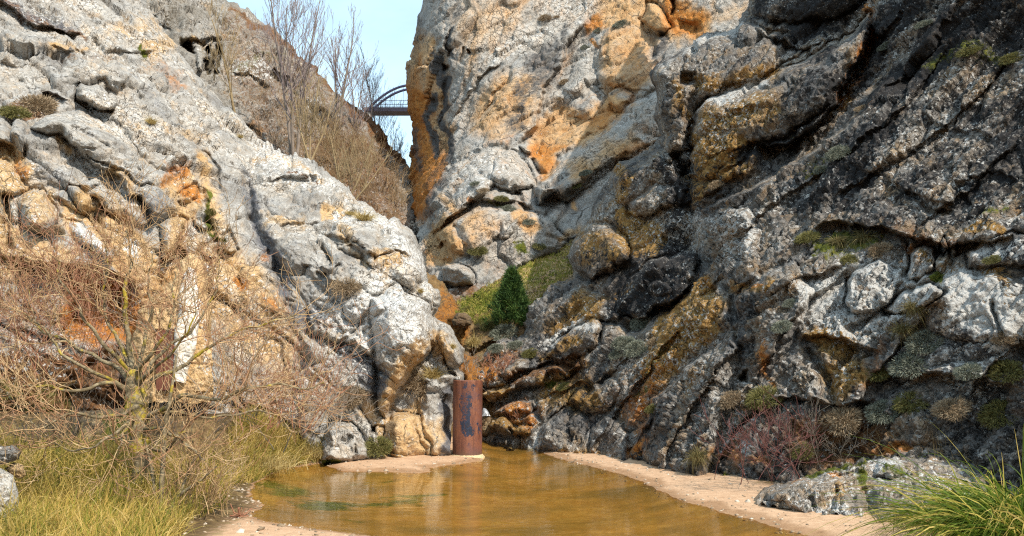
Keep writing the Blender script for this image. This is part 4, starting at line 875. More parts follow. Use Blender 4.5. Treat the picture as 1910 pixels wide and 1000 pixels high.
def ground_h(X, Y):
    sd = poly_sd(X, Y, shore_f)             # + inside the water
    q = np.stack([X, Y, np.zeros_like(X)], -1)
    n = fbm(q * .8, 4, 3); n2 = fbm(q * 5.0, 3, 4)
    z = np.where(sd > 0, -.012 - .22 * (1 - np.exp(-sd / .9)), .03 * np.clip(-sd / .25, 0, 1) + .05 * np.clip(-sd / 1.5, 0, 1))
    z = z + (.02 * n + .008 * n2) * np.clip(np.abs(sd) / .3, 0, 1)
    # left bank rises towards the rock and towards the camera's left
    bk = sstep(-2.4, -4.6, X + .10 * (Y - 9)) * sstep(-.1, -1.2, sd)
    z = z + bk * (.06 + .36 * sstep(7.6, 10.2, Y) + .12 * n + .35 * sstep(11.2, 12.8, Y)) * sstep(22, 15, Y)
    rb = sstep(5.0, 6.5, X) * sstep(13, 10, Y)
    z = z + rb * .18
    far = sstep(30, 80, np.hypot(X, Y)); z = z * (1 - far) + far * .6
    return z, sd

def coords(a, b, lo, hi, st):
    m = np.arange(lo, hi + st, st); o = []
    x = lo
    L = [];  s = st
    while x > a: s *= 1.35; x -= s; L.append(x)
    R = []; x = hi; s = st
    while x < b: s *= 1.35; x += s; R.append(x)
    return np.concatenate([L[::-1], m, R])
gx = coords(-400, 400, -7.5, 6.5, .045); gy = coords(-400, 400, 6.2, 20.5, .05)
GX, GY = np.meshgrid(gx, gy)
gz, gsd = ground_h(GX, GY)
nx, ny = len(gx), len(gy)
vid = np.arange(nx * ny).reshape(ny, nx)
gf = np.stack([vid[:-1, :-1], vid[:-1, 1:], vid[1:, 1:], vid[1:, :-1]], -1).reshape(-1, 4)

m, nt = mat_new('sandy_bed')
v = N(nt, 'ShaderNodeTexCoord').outputs['Object']
at = N(nt, 'ShaderNodeSeparateColor', {0: N(nt, 'ShaderNodeAttribute', attribute_name='m1').outputs['Color']}).outputs
nA = NZ(nt, v, 1.3, 6, .6, .4); nB = NZ(nt, v, 9, 6, .65); nC = NZ(nt, v, 70, 4, .7)
sand = RAMP(nt, M(nt, 'ADD', M(nt, 'MULTIPLY', nC, .55), M(nt, 'MULTIPLY', nB, .45)), [(.30, (.22, .128, .075)), (.44, (.41, .258, .155)), (.58, (.53, .35, .22)), (.72, (.64, .47, .335))])
wet = RAMP(nt, M(nt, 'ADD', M(nt, 'MULTIPLY', nC, .3), M(nt, 'MULTIPLY', nB, .7)), [(.3, (.25, .155, .052)), (.5, (.40, .26, .092)), (.7, (.52, .365, .155))])
vv = N(nt, 'ShaderNodeMapping', {0: v, 3: (1.0, 1.7, 1.0)}).outputs[0]
rp = NZ(nt, vv, 2.6, 8, .68, .3)
wet = MX(nt, MR(nt, rp, .38, .72), wet, (.34, .20, .06))
wet = MX(nt, MR(nt, NZ(nt, vv, .6, 7, .62, .4), .38, .68), wet, (.21, .15, .055))
col = MX(nt, MR(nt, at[0], .04, .5), sand, MX(nt, 1.0, sand, (.66, .60, .53), 'MULTIPLY'))
col = MX(nt, MR(nt, at[0], .6, .98), col, wet)
alg = RAMP(nt, nB, [(.35, (.035, .055, .004)), (.6, (.10, .145, .010))])
col = MX(nt, MR(nt, M(nt, 'ADD', at[1], M(nt, 'MULTIPLY', M(nt, 'SUBTRACT', rp, .5), 2.2)), .36, .80), col, alg)
ear = RAMP(nt, nB, [(.3, (.05, .032, .016)), (.55, (.14, .09, .04)), (.7, (.26, .19, .09))])
col = MX(nt, MR(nt, M(nt, 'ADD', at[2], M(nt, 'MULTIPLY', M(nt, 'SUBTRACT', nB, .5), .8)), .35, .65), col, ear)
bp = N(nt, 'ShaderNodeBump', {'Height': M(nt, 'ADD', nB, M(nt, 'MULTIPLY', nC, .35)), 'Strength': .5, 'Distance': .02}).outputs[0]
OUT(nt, N(nt, 'ShaderNodeBsdfPrincipled', {'Base Color': col, 'Roughness': .92, 'Normal': bp, 'Specular IOR Level': .15}).outputs[0])
M_sand = m
gpx, gpy = project(np.stack([GX, GY, gz], -1))
GA = np.zeros((ny, nx, 4), np.float32); GA[..., 3] = 1
GA[..., 0] = .62 * sstep(-.34, -.02, gsd + .22 * fbm(np.stack([GX * 1.3, GY * 1.3, GX * 0], -1), 3, 8)) + .38 * sstep(-.03, .05, gsd)
def ell(cx, cy, rx, ry):
    c = gpt(cx, cy); e1 = abs(gpt(cx + rx, cy)[0] - c[0]); e2 = abs(gpt(cx, cy - ry)[1] - c[1])
    return np.exp(-((GX - c[0]) / e1) ** 2 - ((GY - c[1]) / e2) ** 2)
GA[..., 1] = np.clip(sum(k * ell(*e) for k, e in ((1.0, (545, 905, 50, 9)), (.95, (600, 925, 55, 11)), (.7, (500, 896, 40, 6)), (.55, (700, 915, 110, 9)), (.5, (700, 888, 80, 5)), (.55, (760, 905, 60, 6)), (.4, (650, 945, 70, 8)), (.35, (820, 900, 60, 6)))), 0, 1) * (gsd > 0)
GA[..., 2] = np.clip(sstep(-2.3, -3.6, GX + .12 * (GY - 9)) * (gsd < -.05) + sstep(2.8, 4.0, GX - .32 * (11 - GY)) * sstep(12, 11, GY) * (gsd < -.3), 0, 1)
ground = new_mesh('ground', np.stack([GX, GY, gz], -1).reshape(-1, 3), gf, M_sand, True, None, {'m1': GA.reshape(-1, 4)})
tag(ground, kind='structure')

# water: a real surface, clear amber, over the sand
m, nt = mat_new('amber_stream_water')
v = N(nt, 'ShaderNodeTexCoord').outputs['Object']
mp = N(nt, 'ShaderNodeMapping', {0: v, 3: (1.0, 1.9, 1.0)}).outputs[0]
w1 = NZ(nt, mp, 3.0, 3, .5, .6); w2 = NZ(nt, mp, 15, 3, .55, .6)
w3 = MR(nt, NZ(nt, v, .5, 3, .5), .42, .6)
bp = N(nt, 'ShaderNodeBump', {'Height': M(nt, 'ADD', w1, M(nt, 'MULTIPLY', M(nt, 'MULTIPLY', w2, .3), M(nt, 'ADD', w3, .25))), 'Strength': .10, 'Distance': .03}).outputs[0]
tr = N(nt, 'ShaderNodeBsdfTransparent', {'Color': (.90, .80, .56, 1)})
gl = N(nt, 'ShaderNodeBsdfGlossy', {'Color': (1, 1, 1, 1), 'Roughness': .04, 'Normal': bp})
fr = N(nt, 'ShaderNodeFresnel', {'IOR': 1.33, 'Normal': bp})
OUT(nt, N(nt, 'ShaderNodeMixShader', {0: M(nt, 'MULTIPLY', fr.outputs[0], .9, clamp=True), 1: tr.outputs[0], 2: gl.outputs[0]}).outputs[0])
M_water = m
wx = np.linspace(-7, 9, 60); wy = np.linspace(-6, 21.5, 100)
WX, WY = np.meshgrid(wx, wy); vid = np.arange(WX.size).reshape(WX.shape)
water = new_mesh('water', np.stack([WX, WY, np.zeros_like(WX)], -1).reshape(-1, 3), np.stack([vid[:-1, :-1], vid[:-1, 1:], vid[1:, 1:], vid[1:, :-1]], -1).reshape(-1, 4), M_water)
tag(water, kind='structure')

# grassy slope and red gully behind the pipe
M_slope = rock_mat('grassy_slope_earth', 1.6, grey=[(.3, (.12, .075, .035)), (.5, (.20, .13, .06)), (.7, (.30, .21, .11))], dark0=-.1, white0=-.15, bumpd=.05,
                   rust=[(.3, (.16, .06, .015)), (.5, (.30, .125, .03)), (.7, (.40, .20, .06))])
slope_ol = [(780, 500), (826, 524), (850, 562), (880, 548), (930, 520), (980, 492), (1030, 468), (1062, 452), (1120, 420), (1250, 420), (1250, 640), (1080, 700), (990, 770), (950, 830), (840, 840), (800, 760)]
slope_ctrl = [(780, 500, 27), (850, 562, 26), (930, 520, 27), (1000, 484, 28), (1062, 455, 28.5), (1250, 420, 28), (1060, 520, 25), (960, 570, 23.5), (880, 600, 24), (850, 640, 23), (900, 680, 21.6), (870, 720, 20.6), (890, 780, 19.6), (840, 840, 18.6), (950, 830, 19), (990, 770, 19.5), (1080, 700, 21), (1250, 640, 22), (1000, 600, 23)]
slope_paint = [('moss', [(850, 566), (900, 540), (1000, 486), (1010, 500), (940, 540), (900, 580), (860, 590)], .85, 10), ('moss', [(880, 560), (940, 540), (1000, 560), (1000, 620), (900, 620), (870, 600)], .45, 16),
               ('ochre', [(940, 530), (1000, 496), (1070, 462), (1070, 510), (1000, 560), (940, 560)], .6, 14), ('rust', [(820, 530), (856, 560), (880, 600), (860, 640), (900, 680), (930, 650), (900, 760), (840, 760), (820, 640)], .95, 12),
               ('soil_shade', [(900, 600), (960, 580), (1000, 600), (980, 640), (920, 640)], .5, 16)]
slope_feats = [('dome', [(836, 590), (850, 578), (872, 580), (884, 600), (870, 616), (846, 614)], .5, 14), ('step', [(870, 660), (900, 640), (930, 630)], .3, .3, 20, 16), ('dome', [(860, 690), (880, 664), (910, 656), (920, 690), (890, 730), (866, 730)], .5, 20)]
S_slope = make_sheet('grassy_slope', slope_ol, slope_ctrl, M_slope, (), 2.6, slope_feats, slope_paint, 71, 3, (10, 0), 1.4, math.radians(30), (.10, .07, .05), (1.5, 1.5, 1.0), skirt=1.1)
tag(S_slope.o, 'grassy slope with a red earth gully behind the pipe', kind='structure')

# grit and pebbles along the waterline and the rock feet (uncountable)
rgp = np.random.default_rng(77); n = 1500
X = rgp.uniform(-4.5, 6, n * 6); Y = rgp.uniform(6.6, 18, n * 6); z, sd = ground_h(X[None], Y[None]); z, sd = z[0], sd[0]
k = (sd < .12) & (sd > -2.2) & (rgp.uniform(size=len(X)) < np.exp(-np.abs(sd + .05) / .35) + .10); X, Y, z = X[k][:n], Y[k][:n], z[k][:n]; n = len(X)
oc = np.array([(1, 0, 0), (0, 1, 0), (-1, 0, 0), (0, -1, 0), (.6, .6, .5), (-.6, .5, .55), (-.5, -.6, .5), (.6, -.5, .55), (0, 0, .8)])
of = np.array([(0, 1, 4), (1, 2, 5), (2, 3, 6), (3, 0, 7), (4, 1, 5), (5, 2, 6), (6, 3, 7), (7, 0, 4), (4, 5, 8), (5, 6, 8), (6, 7, 8), (7, 4, 8)])
R = rgp.uniform(.006, .022, n) * np.where(rgp.uniform(size=n) < .05, 2.0, 1)
a = rgp.uniform(0, 6.28, n); ca, sa = np.cos(a)[:, None], np.sin(a)[:, None]
o = oc[None] * (1 + .3 * rgp.normal(size=(n, 9, 3))) * R[:, None, None] * np.array((1.3, .9, .8))
V = np.stack([o[..., 0] * ca - o[..., 1] * sa + X[:, None], o[..., 0] * sa + o[..., 1] * ca + Y[:, None], o[..., 2] + z[:, None]], -1).reshape(-1, 3)
F_ = (of[None] + (np.arange(n) * 9)[:, None, None]).reshape(-1, 3)
pb = new_mesh('gravel', V, F_, leaf_mat('mixed_pebbles', [(.1, (.12, .085, .055)), (.4, (.26, .19, .12)), (.7, (.40, .31, .22)), (.95, (.52, .46, .38))], 0.0, .8), True)
tag(pb, 'scattered grit and small pebbles along the waterline', 'gravel', kind='stuff')
# ================================================================== BUILT THINGS AND LOOSE ROCKS
# ---- rusty steel pipe standing by the pool
pc = gpt(871.5, 853); PY0 = pc[1]
pr = 27.0 / FOC * PY0 / 1.0
ptop = pt(871.5, 710, PY0 - pr)[2]
pipe = empty('steel_pipe', (pc[0], pc[1], -.02), 'upright rusty steel pipe with flaking dark blue paint, standing by the pool', 'pipe')
nu, nv = 96, 110
th = np.arange(nu) * 2 * math.pi / nu; zz = np.linspace(-.25, ptop, nv)
TH, ZZ = np.meshgrid(th, zz)
rr = pr * (1 + .006 * np.sin(3 * TH + .4) + .012 * fbm(np.stack([np.cos(TH) * 1.5, np.sin(TH) * 1.5, ZZ * 2.0], -1), 3, 12)) + .004 * np.exp(-((TH - 5.3) / .03) ** 2)
V = np.stack([pc[0] + rr * np.cos(TH), pc[1] + rr * np.sin(TH), ZZ], -1)
Vi = np.stack([pc[0] + (rr - .014) * np.cos(TH), pc[1] + (rr - .014) * np.sin(TH), ZZ], -1)
vid = np.arange(nu * nv).reshape(nv, nu); r_ = np.roll(vid, -1, 1)
f1 = np.stack([vid[:-1], r_[:-1], r_[1:], vid[1:]], -1).reshape(-1, 4)
off = nu * nv
f2 = f1[:, ::-1] + off
f3 = np.stack([vid[-1], r_[-1], r_[-1] + off, vid[-1] + off], -1)
ppx, ppy = project(V); front = (V[..., 1] < pc[1] + .02)
q = np.stack([TH * 6, ZZ * 12, ZZ * 0], -1)
wxp = ppx + 9 * fbm(q, 3, 5); wyp = ppy + 14 * fbm(q + 40, 3, 6)
pm = np.zeros(ppx.shape, np.float32)
for poly, val in (([(861, 716), (872, 714), (872, 724), (862, 726)], 1), ([(876, 718), (890, 714), (894, 722), (880, 728)], .7), ([(858, 735), (878, 728), (880, 745), (876, 790), (862, 784), (858, 760)], .85), ([(858, 784), (874, 784), (884, 800), (886, 812), (872, 814), (862, 808)], 1.0),
                  ([(862, 800), (868, 800), (868, 812), (862, 810)], .9), ([(893, 730), (898, 735), (898, 750), (892, 745)], .8), ([(890, 790), (898, 790), (898, 810), (892, 812)], .8), ([(864, 828), (878, 826), (878, 834), (866, 834)], .5)):
    pm = np.maximum(pm, val * sstep(-3, 2, poly_sd(wxp, wyp, poly)))
pm = .86 * pm * front
A = np.zeros(V.shape[:2] + (4,), np.float32); A[..., 0] = pm; A[..., 3] = 1
m, nt = mat_new('rusted_steel_old_paint')
v = N(nt, 'ShaderNodeTexCoord').outputs['Object']
mp = N(nt, 'ShaderNodeMapping', {0: v, 3: (1, 1, .22)}).outputs[0]
n1 = NZ(nt, mp, 9, 7, .65); n2 = NZ(nt, v, 38, 5, .7); n3 = NZ(nt, v, 3.0, 4, .6)
rust = RAMP(nt, M(nt, 'ADD', M(nt, 'MULTIPLY', n1, .6), M(nt, 'MULTIPLY', n2, .4)), [(.3, (.045, .015, .010)), (.46, (.12, .042, .024)), (.56, (.19, .070, .036)), (.72, (.29, .13, .065))])
rust = MX(nt, MR(nt, n3, .45, .7), rust, (.12, .055, .05))
rs = NZ(nt, N(nt, 'ShaderNodeMapping', {0: v, 3: (1, 1, .05)}).outputs[0], 26, 4, .6)
rust = MX(nt, MR(nt, rs, .54, .74, 0, .4), rust, (.045, .018, .012))
rust = MX(nt, MR(nt, rs, .44, .28, 0, .22), rust, (.34, .17, .09))
zc = N(nt, 'ShaderNodeSeparateXYZ', {0: v}).outputs[2]
rust = MX(nt, MR(nt, M(nt, 'ADD', zc, M(nt, 'MULTIPLY', n1, .25)), .34, .14, 0, .8), rust, (.10, .06, .035))
pa = N(nt, 'ShaderNodeSeparateColor', {0: N(nt, 'ShaderNodeAttribute', attribute_name='m1').outputs['Color']}).outputs[0]
pf = MR(nt, M(nt, 'ADD', pa, M(nt, 'MULTIPLY', M(nt, 'SUBTRACT', M(nt, 'ADD', M(nt, 'MULTIPLY', n1, .45), M(nt, 'MULTIPLY', n2, .55)), .53), 4.0)), .36, .66)
paint = RAMP(nt, n2, [(.35, (.012, .014, .02)), (.6, (.022, .03, .055)), (.75, (.04, .065, .13))])
col = MX(nt, pf, rust, paint)
bp = N(nt, 'ShaderNodeBump', {'Height': M(nt, 'ADD', n2, M(nt, 'MULTIPLY', pf, .6)), 'Strength': .5, 'Distance': .004}).outputs[0]
OUT(nt, N(nt, 'ShaderNodeBsdfPrincipled', {'Base Color': col, 'Roughness': MX(nt, pf, (.62,) * 3, (.4,) * 3), 'Normal': bp, 'Specular IOR Level': .35, 'Metallic': .0}).outputs[0])
sh = new_mesh('pipe_shell', np.concatenate([V.reshape(-1, 3), Vi.reshape(-1, 3)]), np.concatenate([f1, f2, f3]), m, True, None, {'m1': np.concatenate([A.reshape(-1, 4)] * 2)})
part(sh, pipe)
# gritty mortar collar
M_mortar = simple_mat('gritty_mortar', (.34, .24, .12), (.66, .52, .32), 30, .95, .8, dist=.02)
th2 = np.arange(120) * 2 * math.pi / 120; prof = [(.0, .06), (.022, .045), (.042, .022), (.052, -.03)]
cv = []
for k, (dr, z) in enumerate(prof):
    q = np.stack([np.cos(th2) * 5 + k, np.sin(th2) * 5, th2 * 0 + k], -1)
    n = fbm(q, 3, 9)
    cv.append(np.stack([pc[0] + (pr + .001 + dr * (1 + .8 * n)) * np.cos(th2), pc[1] + (pr + .001 + dr * (1 + .8 * n)) * np.sin(th2), z + .012 * n], -1))
cv = np.concatenate(cv); vid = np.arange(len(cv)).reshape(len(prof), 120); r_ = np.roll(vid, -1, 1)
part(new_mesh('mortar_collar', cv, np.stack([vid[1:], r_[1:], r_[:-1], vid[:-1]], -1).reshape(-1, 4), M_mortar), pipe)

# ---- footbridge high across the gorge
def box(c0, c1):
    x0, y0, z0 = c0; x1, y1, z1 = c1
    v = [(x0, y0, z0), (x1, y0, z0), (x1, y1, z0), (x0, y1, z0), (x0, y0, z1), (x1, y0, z1), (x1, y1, z1), (x0, y1, z1)]
    return v, [(0, 3, 2, 1), (4, 5, 6, 7), (0, 1, 5, 4), (1, 2, 6, 5), (2, 3, 7, 6), (3, 0, 4, 7)]
BY = 100.0
bl = pt(678, 200, BY); br = pt(930, 205, BY); dzt = bl[2]; dzb = pt(678, 207.5, BY)[2]
bridge = empty('footbridge', ((bl[0] + br[0]) / 2, BY + 1.2, dzt), 'dark steel arch footbridge spanning the gorge high between hill and cliff', 'bridge')
M_steel = simple_mat('dark_weathered_steel', (.012, .011, .022), (.03, .026, .045), 3, .6, .1)
M_arch = simple_mat('blue_grey_steel_arch', (.02, .022, .05), (.05, .05, .10), 3, .5, .1)
M_conc = simple_mat('pale_concrete', (.28, .26, .24), (.42, .40, .37), 2, .9, .3)
v, f = box((bl[0], BY, dzb), (br[0], BY + 1.9, dzt)); part(new_mesh('deck', v, np.array(f), M_steel, False), bridge)
v, f = box((bl[0] + .1, BY + .2, dzb - 9), (bl[0] + .9, BY + 1.7, dzb - .004)); part(new_mesh('abutment', v, np.array(f), M_conc, False), bridge)
xm = (pt(686, 199, BY)[0] + pt(850, 199, BY)[0]) / 2; hw = xm - pt(687, 199, BY)[0]; rise = pt(757, 156, BY)[2] - dzt
for yy in (BY + .25, BY + 1.7):
    tb = Tubes(); a = np.linspace(0, math.pi, 40)
    tb.add(np.stack([xm - hw * np.cos(a), a * 0 + yy, dzt - .1 + rise * (1 - np.cos(a) ** 2)], -1), np.full(40, .16), 8)
    part(tb.build('arch', M_arch), bridge)
for yy in (BY + .12, BY + 1.78):
    tb = Tubes(); h = .95
    for zr, rr in ((h, .03), (h * .5, .016), (.12, .016)):
        xs = np.linspace(bl[0] + 1, br[0], 20); tb.add(np.stack([xs, xs * 0 + yy, xs * 0 + dzt + zr], -1), np.full(20, rr), 4)
    for x in np.arange(bl[0] + 1, br[0], 1.9): tb.add([(x, yy, dzt), (x, yy, dzt + h)], [.035, .035], 4)
    for x in np.arange(bl[0] + 1, br[0], .3): tb.add([(x, yy, dzt + .1), (x, yy, dzt + h)], [.008, .008], 3)
    part(tb.build('railing', M_arch), bridge)
for x in np.linspace(xm - hw * .82, xm + hw * .82, 9):
    tb = Tubes(); s = 1 - ((x - xm) / hw) ** 2
    tb.add([(x, BY + .25, dzt), (x, BY + .25, dzt - .1 + rise * s)], [.022, .022], 4)
    part(tb.build('hanger', M_arch), bridge)

# ---- plastered hut wall with white jamb and brown door under the overhang
HY = 12.7
def slab(poly, Y, thick, back=0.0):
    P = np.array([pt(x, y, Y) for x, y in poly]); n = len(P)
    B = P.copy(); B[:, 1] += thick
    q = [(k, (k + 1) % n, n + (k + 1) % n, n + k) for k in range(n)]
    return np.concatenate([P, B]), q, n
def slab_obj(name, poly, Y, thick, mat, parent):
    V, q, n = slab(poly, Y, thick)
    import bmesh
    bm = bmesh.new(); vs_ = [bm.verts.new(v) for v in V]
    bm.faces.new(vs_[:n]); bm.faces.new(vs_[n:][::-1])
    for a in q: bm.faces.new([vs_[i] for i in a])
    bmesh.ops.recalc_face_normals(bm, faces=bm.faces)
    bmesh.ops.bevel(bm, geom=[e for e in bm.edges], offset=.012, segments=2, affect='EDGES')
    me = bpy.data.meshes.new(name); bm.to_mesh(me); bm.free(); me.materials.append(mat)
    o = bpy.data.objects.new(name, me); COL.objects.link(o); part(o, parent); return o
hb = pt(320, 735, HY)
hut = empty('plastered_hut', hb, 'small plastered hut front with a white jamb and brown door under the rock overhang', 'hut')
M_plast = simple_mat('ochre_plaster', (.46, .27, .11), (.66, .45, .23), 3.5, .95, .5, (.72, .56, .36))
M_white = simple_mat('whitewash', (.66, .61, .53), (.84, .81, .76), 5, .9, .3)
M_door = simple_mat('brown_red_door_paint', (.12, .042, .025), (.21, .08, .045), 7, .7, .3)
hw_ol = [(236, 750), (244, 640), (258, 580), (286, 548), (312, 514), (330, 486), (356, 470), (380, 492), (392, 560), (396, 640), (398, 750)]
M_plr = rock_mat('weathered_ochre_plaster', .6, och0=.2, white0=.06, dark0=-.1, pit0=.2, pitc=(.2, .11, .05), bumpd=.05)
HW = make_sheet('wall', hw_ol, [(x, y, HY + .25) for x, y in hw_ol] + [(320, 640, HY), (320, 740, HY), (360, 560, HY), (270, 700, HY)], M_plr, hw_ol[:-1], 2.0, [('dent', [(284, 616), (328, 610), (328, 745), (284, 745)], .16, 5)], [('ochre', [(200, 440), (420, 440), (420, 780), (200, 780)], .75, 5), ('rust', [(240, 560, 14), (290, 540, 10), (330, 490, 6)], .6, 10), ('white', [(374, 560, 8), (384, 700, 8)], .4, 8)], 131, 5, (26, .5), .6, .6, (.05, .04, .03), (1.5, 1.2, 1), skirt=1.10)
part(HW.o, hut)
M_limew = rock_mat('flaking_whitewash', .5, grey=[(.3, (.60, .55, .46)), (.5, (.78, .74, .66)), (.7, (.84, .82, .77))], och0=.18, pit0=.14, pitc=(.40, .30, .20), white0=.2, dark0=-.2, bumpd=.03)
jb_ol = [(320, 712), (322, 660), (330, 600), (334, 550), (342, 512), (352, 500), (364, 506), (371, 540), (372, 600), (366, 650), (352, 690), (346, 714)]
JW = make_sheet('jamb', jb_ol, [(x, y, HY - .02) for x, y in jb_ol] + [(350, 600, HY - .07), (340, 680, HY - .07)], M_limew, jb_ol, 2.0, [], [], 133, 3.5, (8, .08), .5, .6, (.03, .03, .02), (1.5, 1.2, 1), skirt=1.012)
part(JW.o, hut)
dr_ = slab_obj('door', [(290, 618), (326, 613), (326, 728), (290, 730)], HY + .03, .06, M_door, hut)
tb = Tubes()
for x in (296, 306, 316): tb.add([pt(x, 619, HY + .028), pt(x, 726, HY + .028)], [.008, .008], 4)
part(tb.build('plank_strips', M_door), hut)

# ---- boulders and stones made like the cliffs, each closed behind by its own mass
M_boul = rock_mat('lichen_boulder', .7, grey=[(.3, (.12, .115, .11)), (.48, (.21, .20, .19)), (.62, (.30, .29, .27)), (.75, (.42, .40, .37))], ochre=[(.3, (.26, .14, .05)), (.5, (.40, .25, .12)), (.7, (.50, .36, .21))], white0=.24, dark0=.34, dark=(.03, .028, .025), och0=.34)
def gY(px, py): return gpt(px, py, .07)[1]
b_ol = [(1410, 934), (1424, 916), (1452, 902), (1500, 892), (1546, 872), (1600, 852), (1640, 846), (1690, 838), (1760, 832), (1800, 846), (1836, 870), (1850, 990), (1780, 996), (1690, 986), (1640, 974), (1560, 960), (1480, 952), (1430, 944)]
b_ct = [(1410, 936, gY(1410, 938)), (1480, 948, gY(1480, 948)), (1560, 956, gY(1560, 956)), (1640, 970, gY(1640, 970)), (1780, 990, gY(1780, 990)), (1850, 990, gY(1850, 990)), (1440, 910, gY(1480, 930)), (1546, 880, 9.7), (1640, 850, 9.9), (1760, 836, 9.9), (1836, 872, 9.4), (1600, 915, 9.2), (1720, 910, 9.0)]
b_ft = [('crack', [(1512, 925), (1520, 945), (1516, 960)], .2, 5), ('crack', [(1560, 905), (1556, 935), (1548, 958)], .22, 5), ('crack', [(1612, 900), (1618, 940), (1620, 975)], .3, 7), ('dome', [(1420, 930), (1500, 900), (1570, 890), (1610, 900), (1612, 960), (1500, 955)], .25, 22), ('dome', [(1622, 912), (1650, 890), (1700, 900), (1710, 960), (1640, 972)], .25, 18, .1),
        ('dome', [(1626, 870), (1650, 850), (1700, 850), (1710, 876), (1660, 890)], .22, 12, .1), ('step', [(1500, 895), (1560, 880), (1620, 872)], .12, .15, 16, 12)]
b_pt = [('moss', [(1500, 893, 5), (1560, 872, 6), (1610, 856, 5)], .8, 6), ('moss', [(1600, 880, 10), (1610, 900, 8)], .7, 8), ('moss', [(1700, 840, 5), (1740, 838, 4)], .8, 4), ('rust', [(1540, 890, 5), (1570, 886, 5)], .7, 5), ('rust', [(1470, 906, 4), (1510, 898, 4)], .6, 4), ('ochre', [(1560, 930, 8), (1570, 910, 6)], .7, 8), ('white', [(1630, 860, 12), (1680, 856, 12)], .35, 10), ('white', [(1540, 950, 8), (1600, 955, 8)], .3, 8), ('moss', [(1650, 870, 8), (1690, 876, 8)], .6, 6)]
S_b = make_sheet('boulder', b_ol, b_ct, M_boul, b_ol[1:11], 2.4, b_ft, b_pt, 91, 3, (26, .5), .7, math.radians(10), (.10, .07, .05), (1.5, 1.2, .9), skirt=1.12, fscale=.6)
tag(S_b.o, 'long low lichen covered boulder lying on the sand at the right bank', 'boulder')

def stone(name, ol, Y, label, mat, seed, cat='stone', feats=(), paint=(), roll=None, scale=.4):
    ol = np.array(ol, float); c = ol.mean(0)
    ct = [(x, y, Y + .02) for x, y in ol] + [(c[0], c[1], Y - .12), (c[0], ol[:, 1].min(), Y + .15), (c[0], ol[:, 1].max(), Y - .05)]
    w = min(np.ptp(ol[:, 0]), np.ptp(ol[:, 1]))
    S = make_sheet(name, [tuple(p) for p in ol], ct, mat, [tuple(p) for p in ol] + [tuple(ol[0])], max(1.2, w / 60), feats, paint, seed, 1.5, (w * .35, w / FOC * Y * .4), scale, .2, (.1, .09, .04), (1.3, 1.2, .9), skirt=1 + .5 * w / FOC)
    tag(S.o, label, cat); return S
M_pale = rock_mat('pale_wall_stone', .5, grey=[(.3, (.30, .29, .26)), (.5, (.46, .44, .40)), (.7, (.62, .60, .55))], white0=.3, dark0=.12)
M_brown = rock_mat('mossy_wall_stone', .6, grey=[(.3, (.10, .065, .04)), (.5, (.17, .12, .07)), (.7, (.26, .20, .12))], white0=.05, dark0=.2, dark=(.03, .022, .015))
stone('stone', [(-70, 866), (0, 872), (26, 886), (34, 920), (36, 975), (22, 1040), (-70, 1060)], 7.6, 'tall white stone at the lower left corner below a flat slab', M_pale, 101)
stone('stone', [(-70, 818), (0, 830), (30, 832), (40, 842), (34, 856), (8, 866), (-70, 878)], 7.9, 'flat grey slab resting on top of the white stone at the left edge', M_boul, 102)
stone('stone', [(8, 872), (26, 862), (44, 868), (46, 884), (34, 892), (16, 886)], 8.0, 'small ochre stone wedged beside the flat slab at the left edge', M_brown, 103, paint=[('ochre', [(0, 850), (60, 850), (60, 900), (0, 900)], .9, 5)])
stone('void_bank', [(34, 800), (90, 776), (180, 764), (262, 758), (300, 780), (300, 930), (200, 940), (34, 930)], 10.9, 'low brown bank added to fill the shaded void behind the bare tree', M_brown, 104, 'wall', feats=[('crack', [(40, 850), (120, 836), (200, 850), (290, 840)], .15, 6), ('crack', [(120, 780), (130, 840)], .15, 6), ('crack', [(200, 770), (206, 850)], .15, 6), ('crack', [(160, 845), (150, 920)], .15, 6)], paint=[('moss', [(180, 770), (260, 770), (250, 830), (190, 820)], .7, 14)])  # brown sheet added where there is only dark shaded earth under the canopy
stone('stone', [(1488, 902), (1490, 893), (1504, 889), (1514, 892), (1510, 899), (1498, 903)], 10.3, 'small bright white stone behind the tip of the long boulder', M_white, 105)
stone('stone', [(1504, 888), (1506, 878), (1518, 874), (1526, 880), (1524, 888), (1512, 892)], 10.5, 'small round pinkish brown stone just behind the bright white one', M_brown, 106)
stone('boulder', [(920, 802), (930, 786), (950, 782), (968, 790), (972, 806), (950, 812), (930, 811)], 18.9, 'rounded ochre boulder in the stream bed right of the rusty pipe', M_brown, 107, 'boulder', paint=[('ochre', [(900, 770), (990, 770), (990, 820), (900, 820)], .8, 5)])
stone('boulder', [(893, 806), (898, 784), (912, 778), (930, 784), (936, 800), (926, 812), (905, 814)], 18.7, 'dark wet boulder against the right side of the rusty pipe', M_brown, 108, 'boulder')
stone('boulder', [(900, 735), (930, 718), (958, 716), (966, 728), (940, 742), (912, 750)], 19.6, 'flat tan rock slab just above the pipe top on the stream side', M_brown, 109, 'boulder', paint=[('ochre', [(880, 700), (980, 700), (980, 760), (880, 760)], .85, 5)])
stone('boulder', [(842, 598), (852, 584), (868, 582), (880, 592), (878, 606), (862, 612), (846, 610)], 22.8, 'reddish brown rounded rock on the gully floor left of the juniper', M_brown, 110, 'boulder')

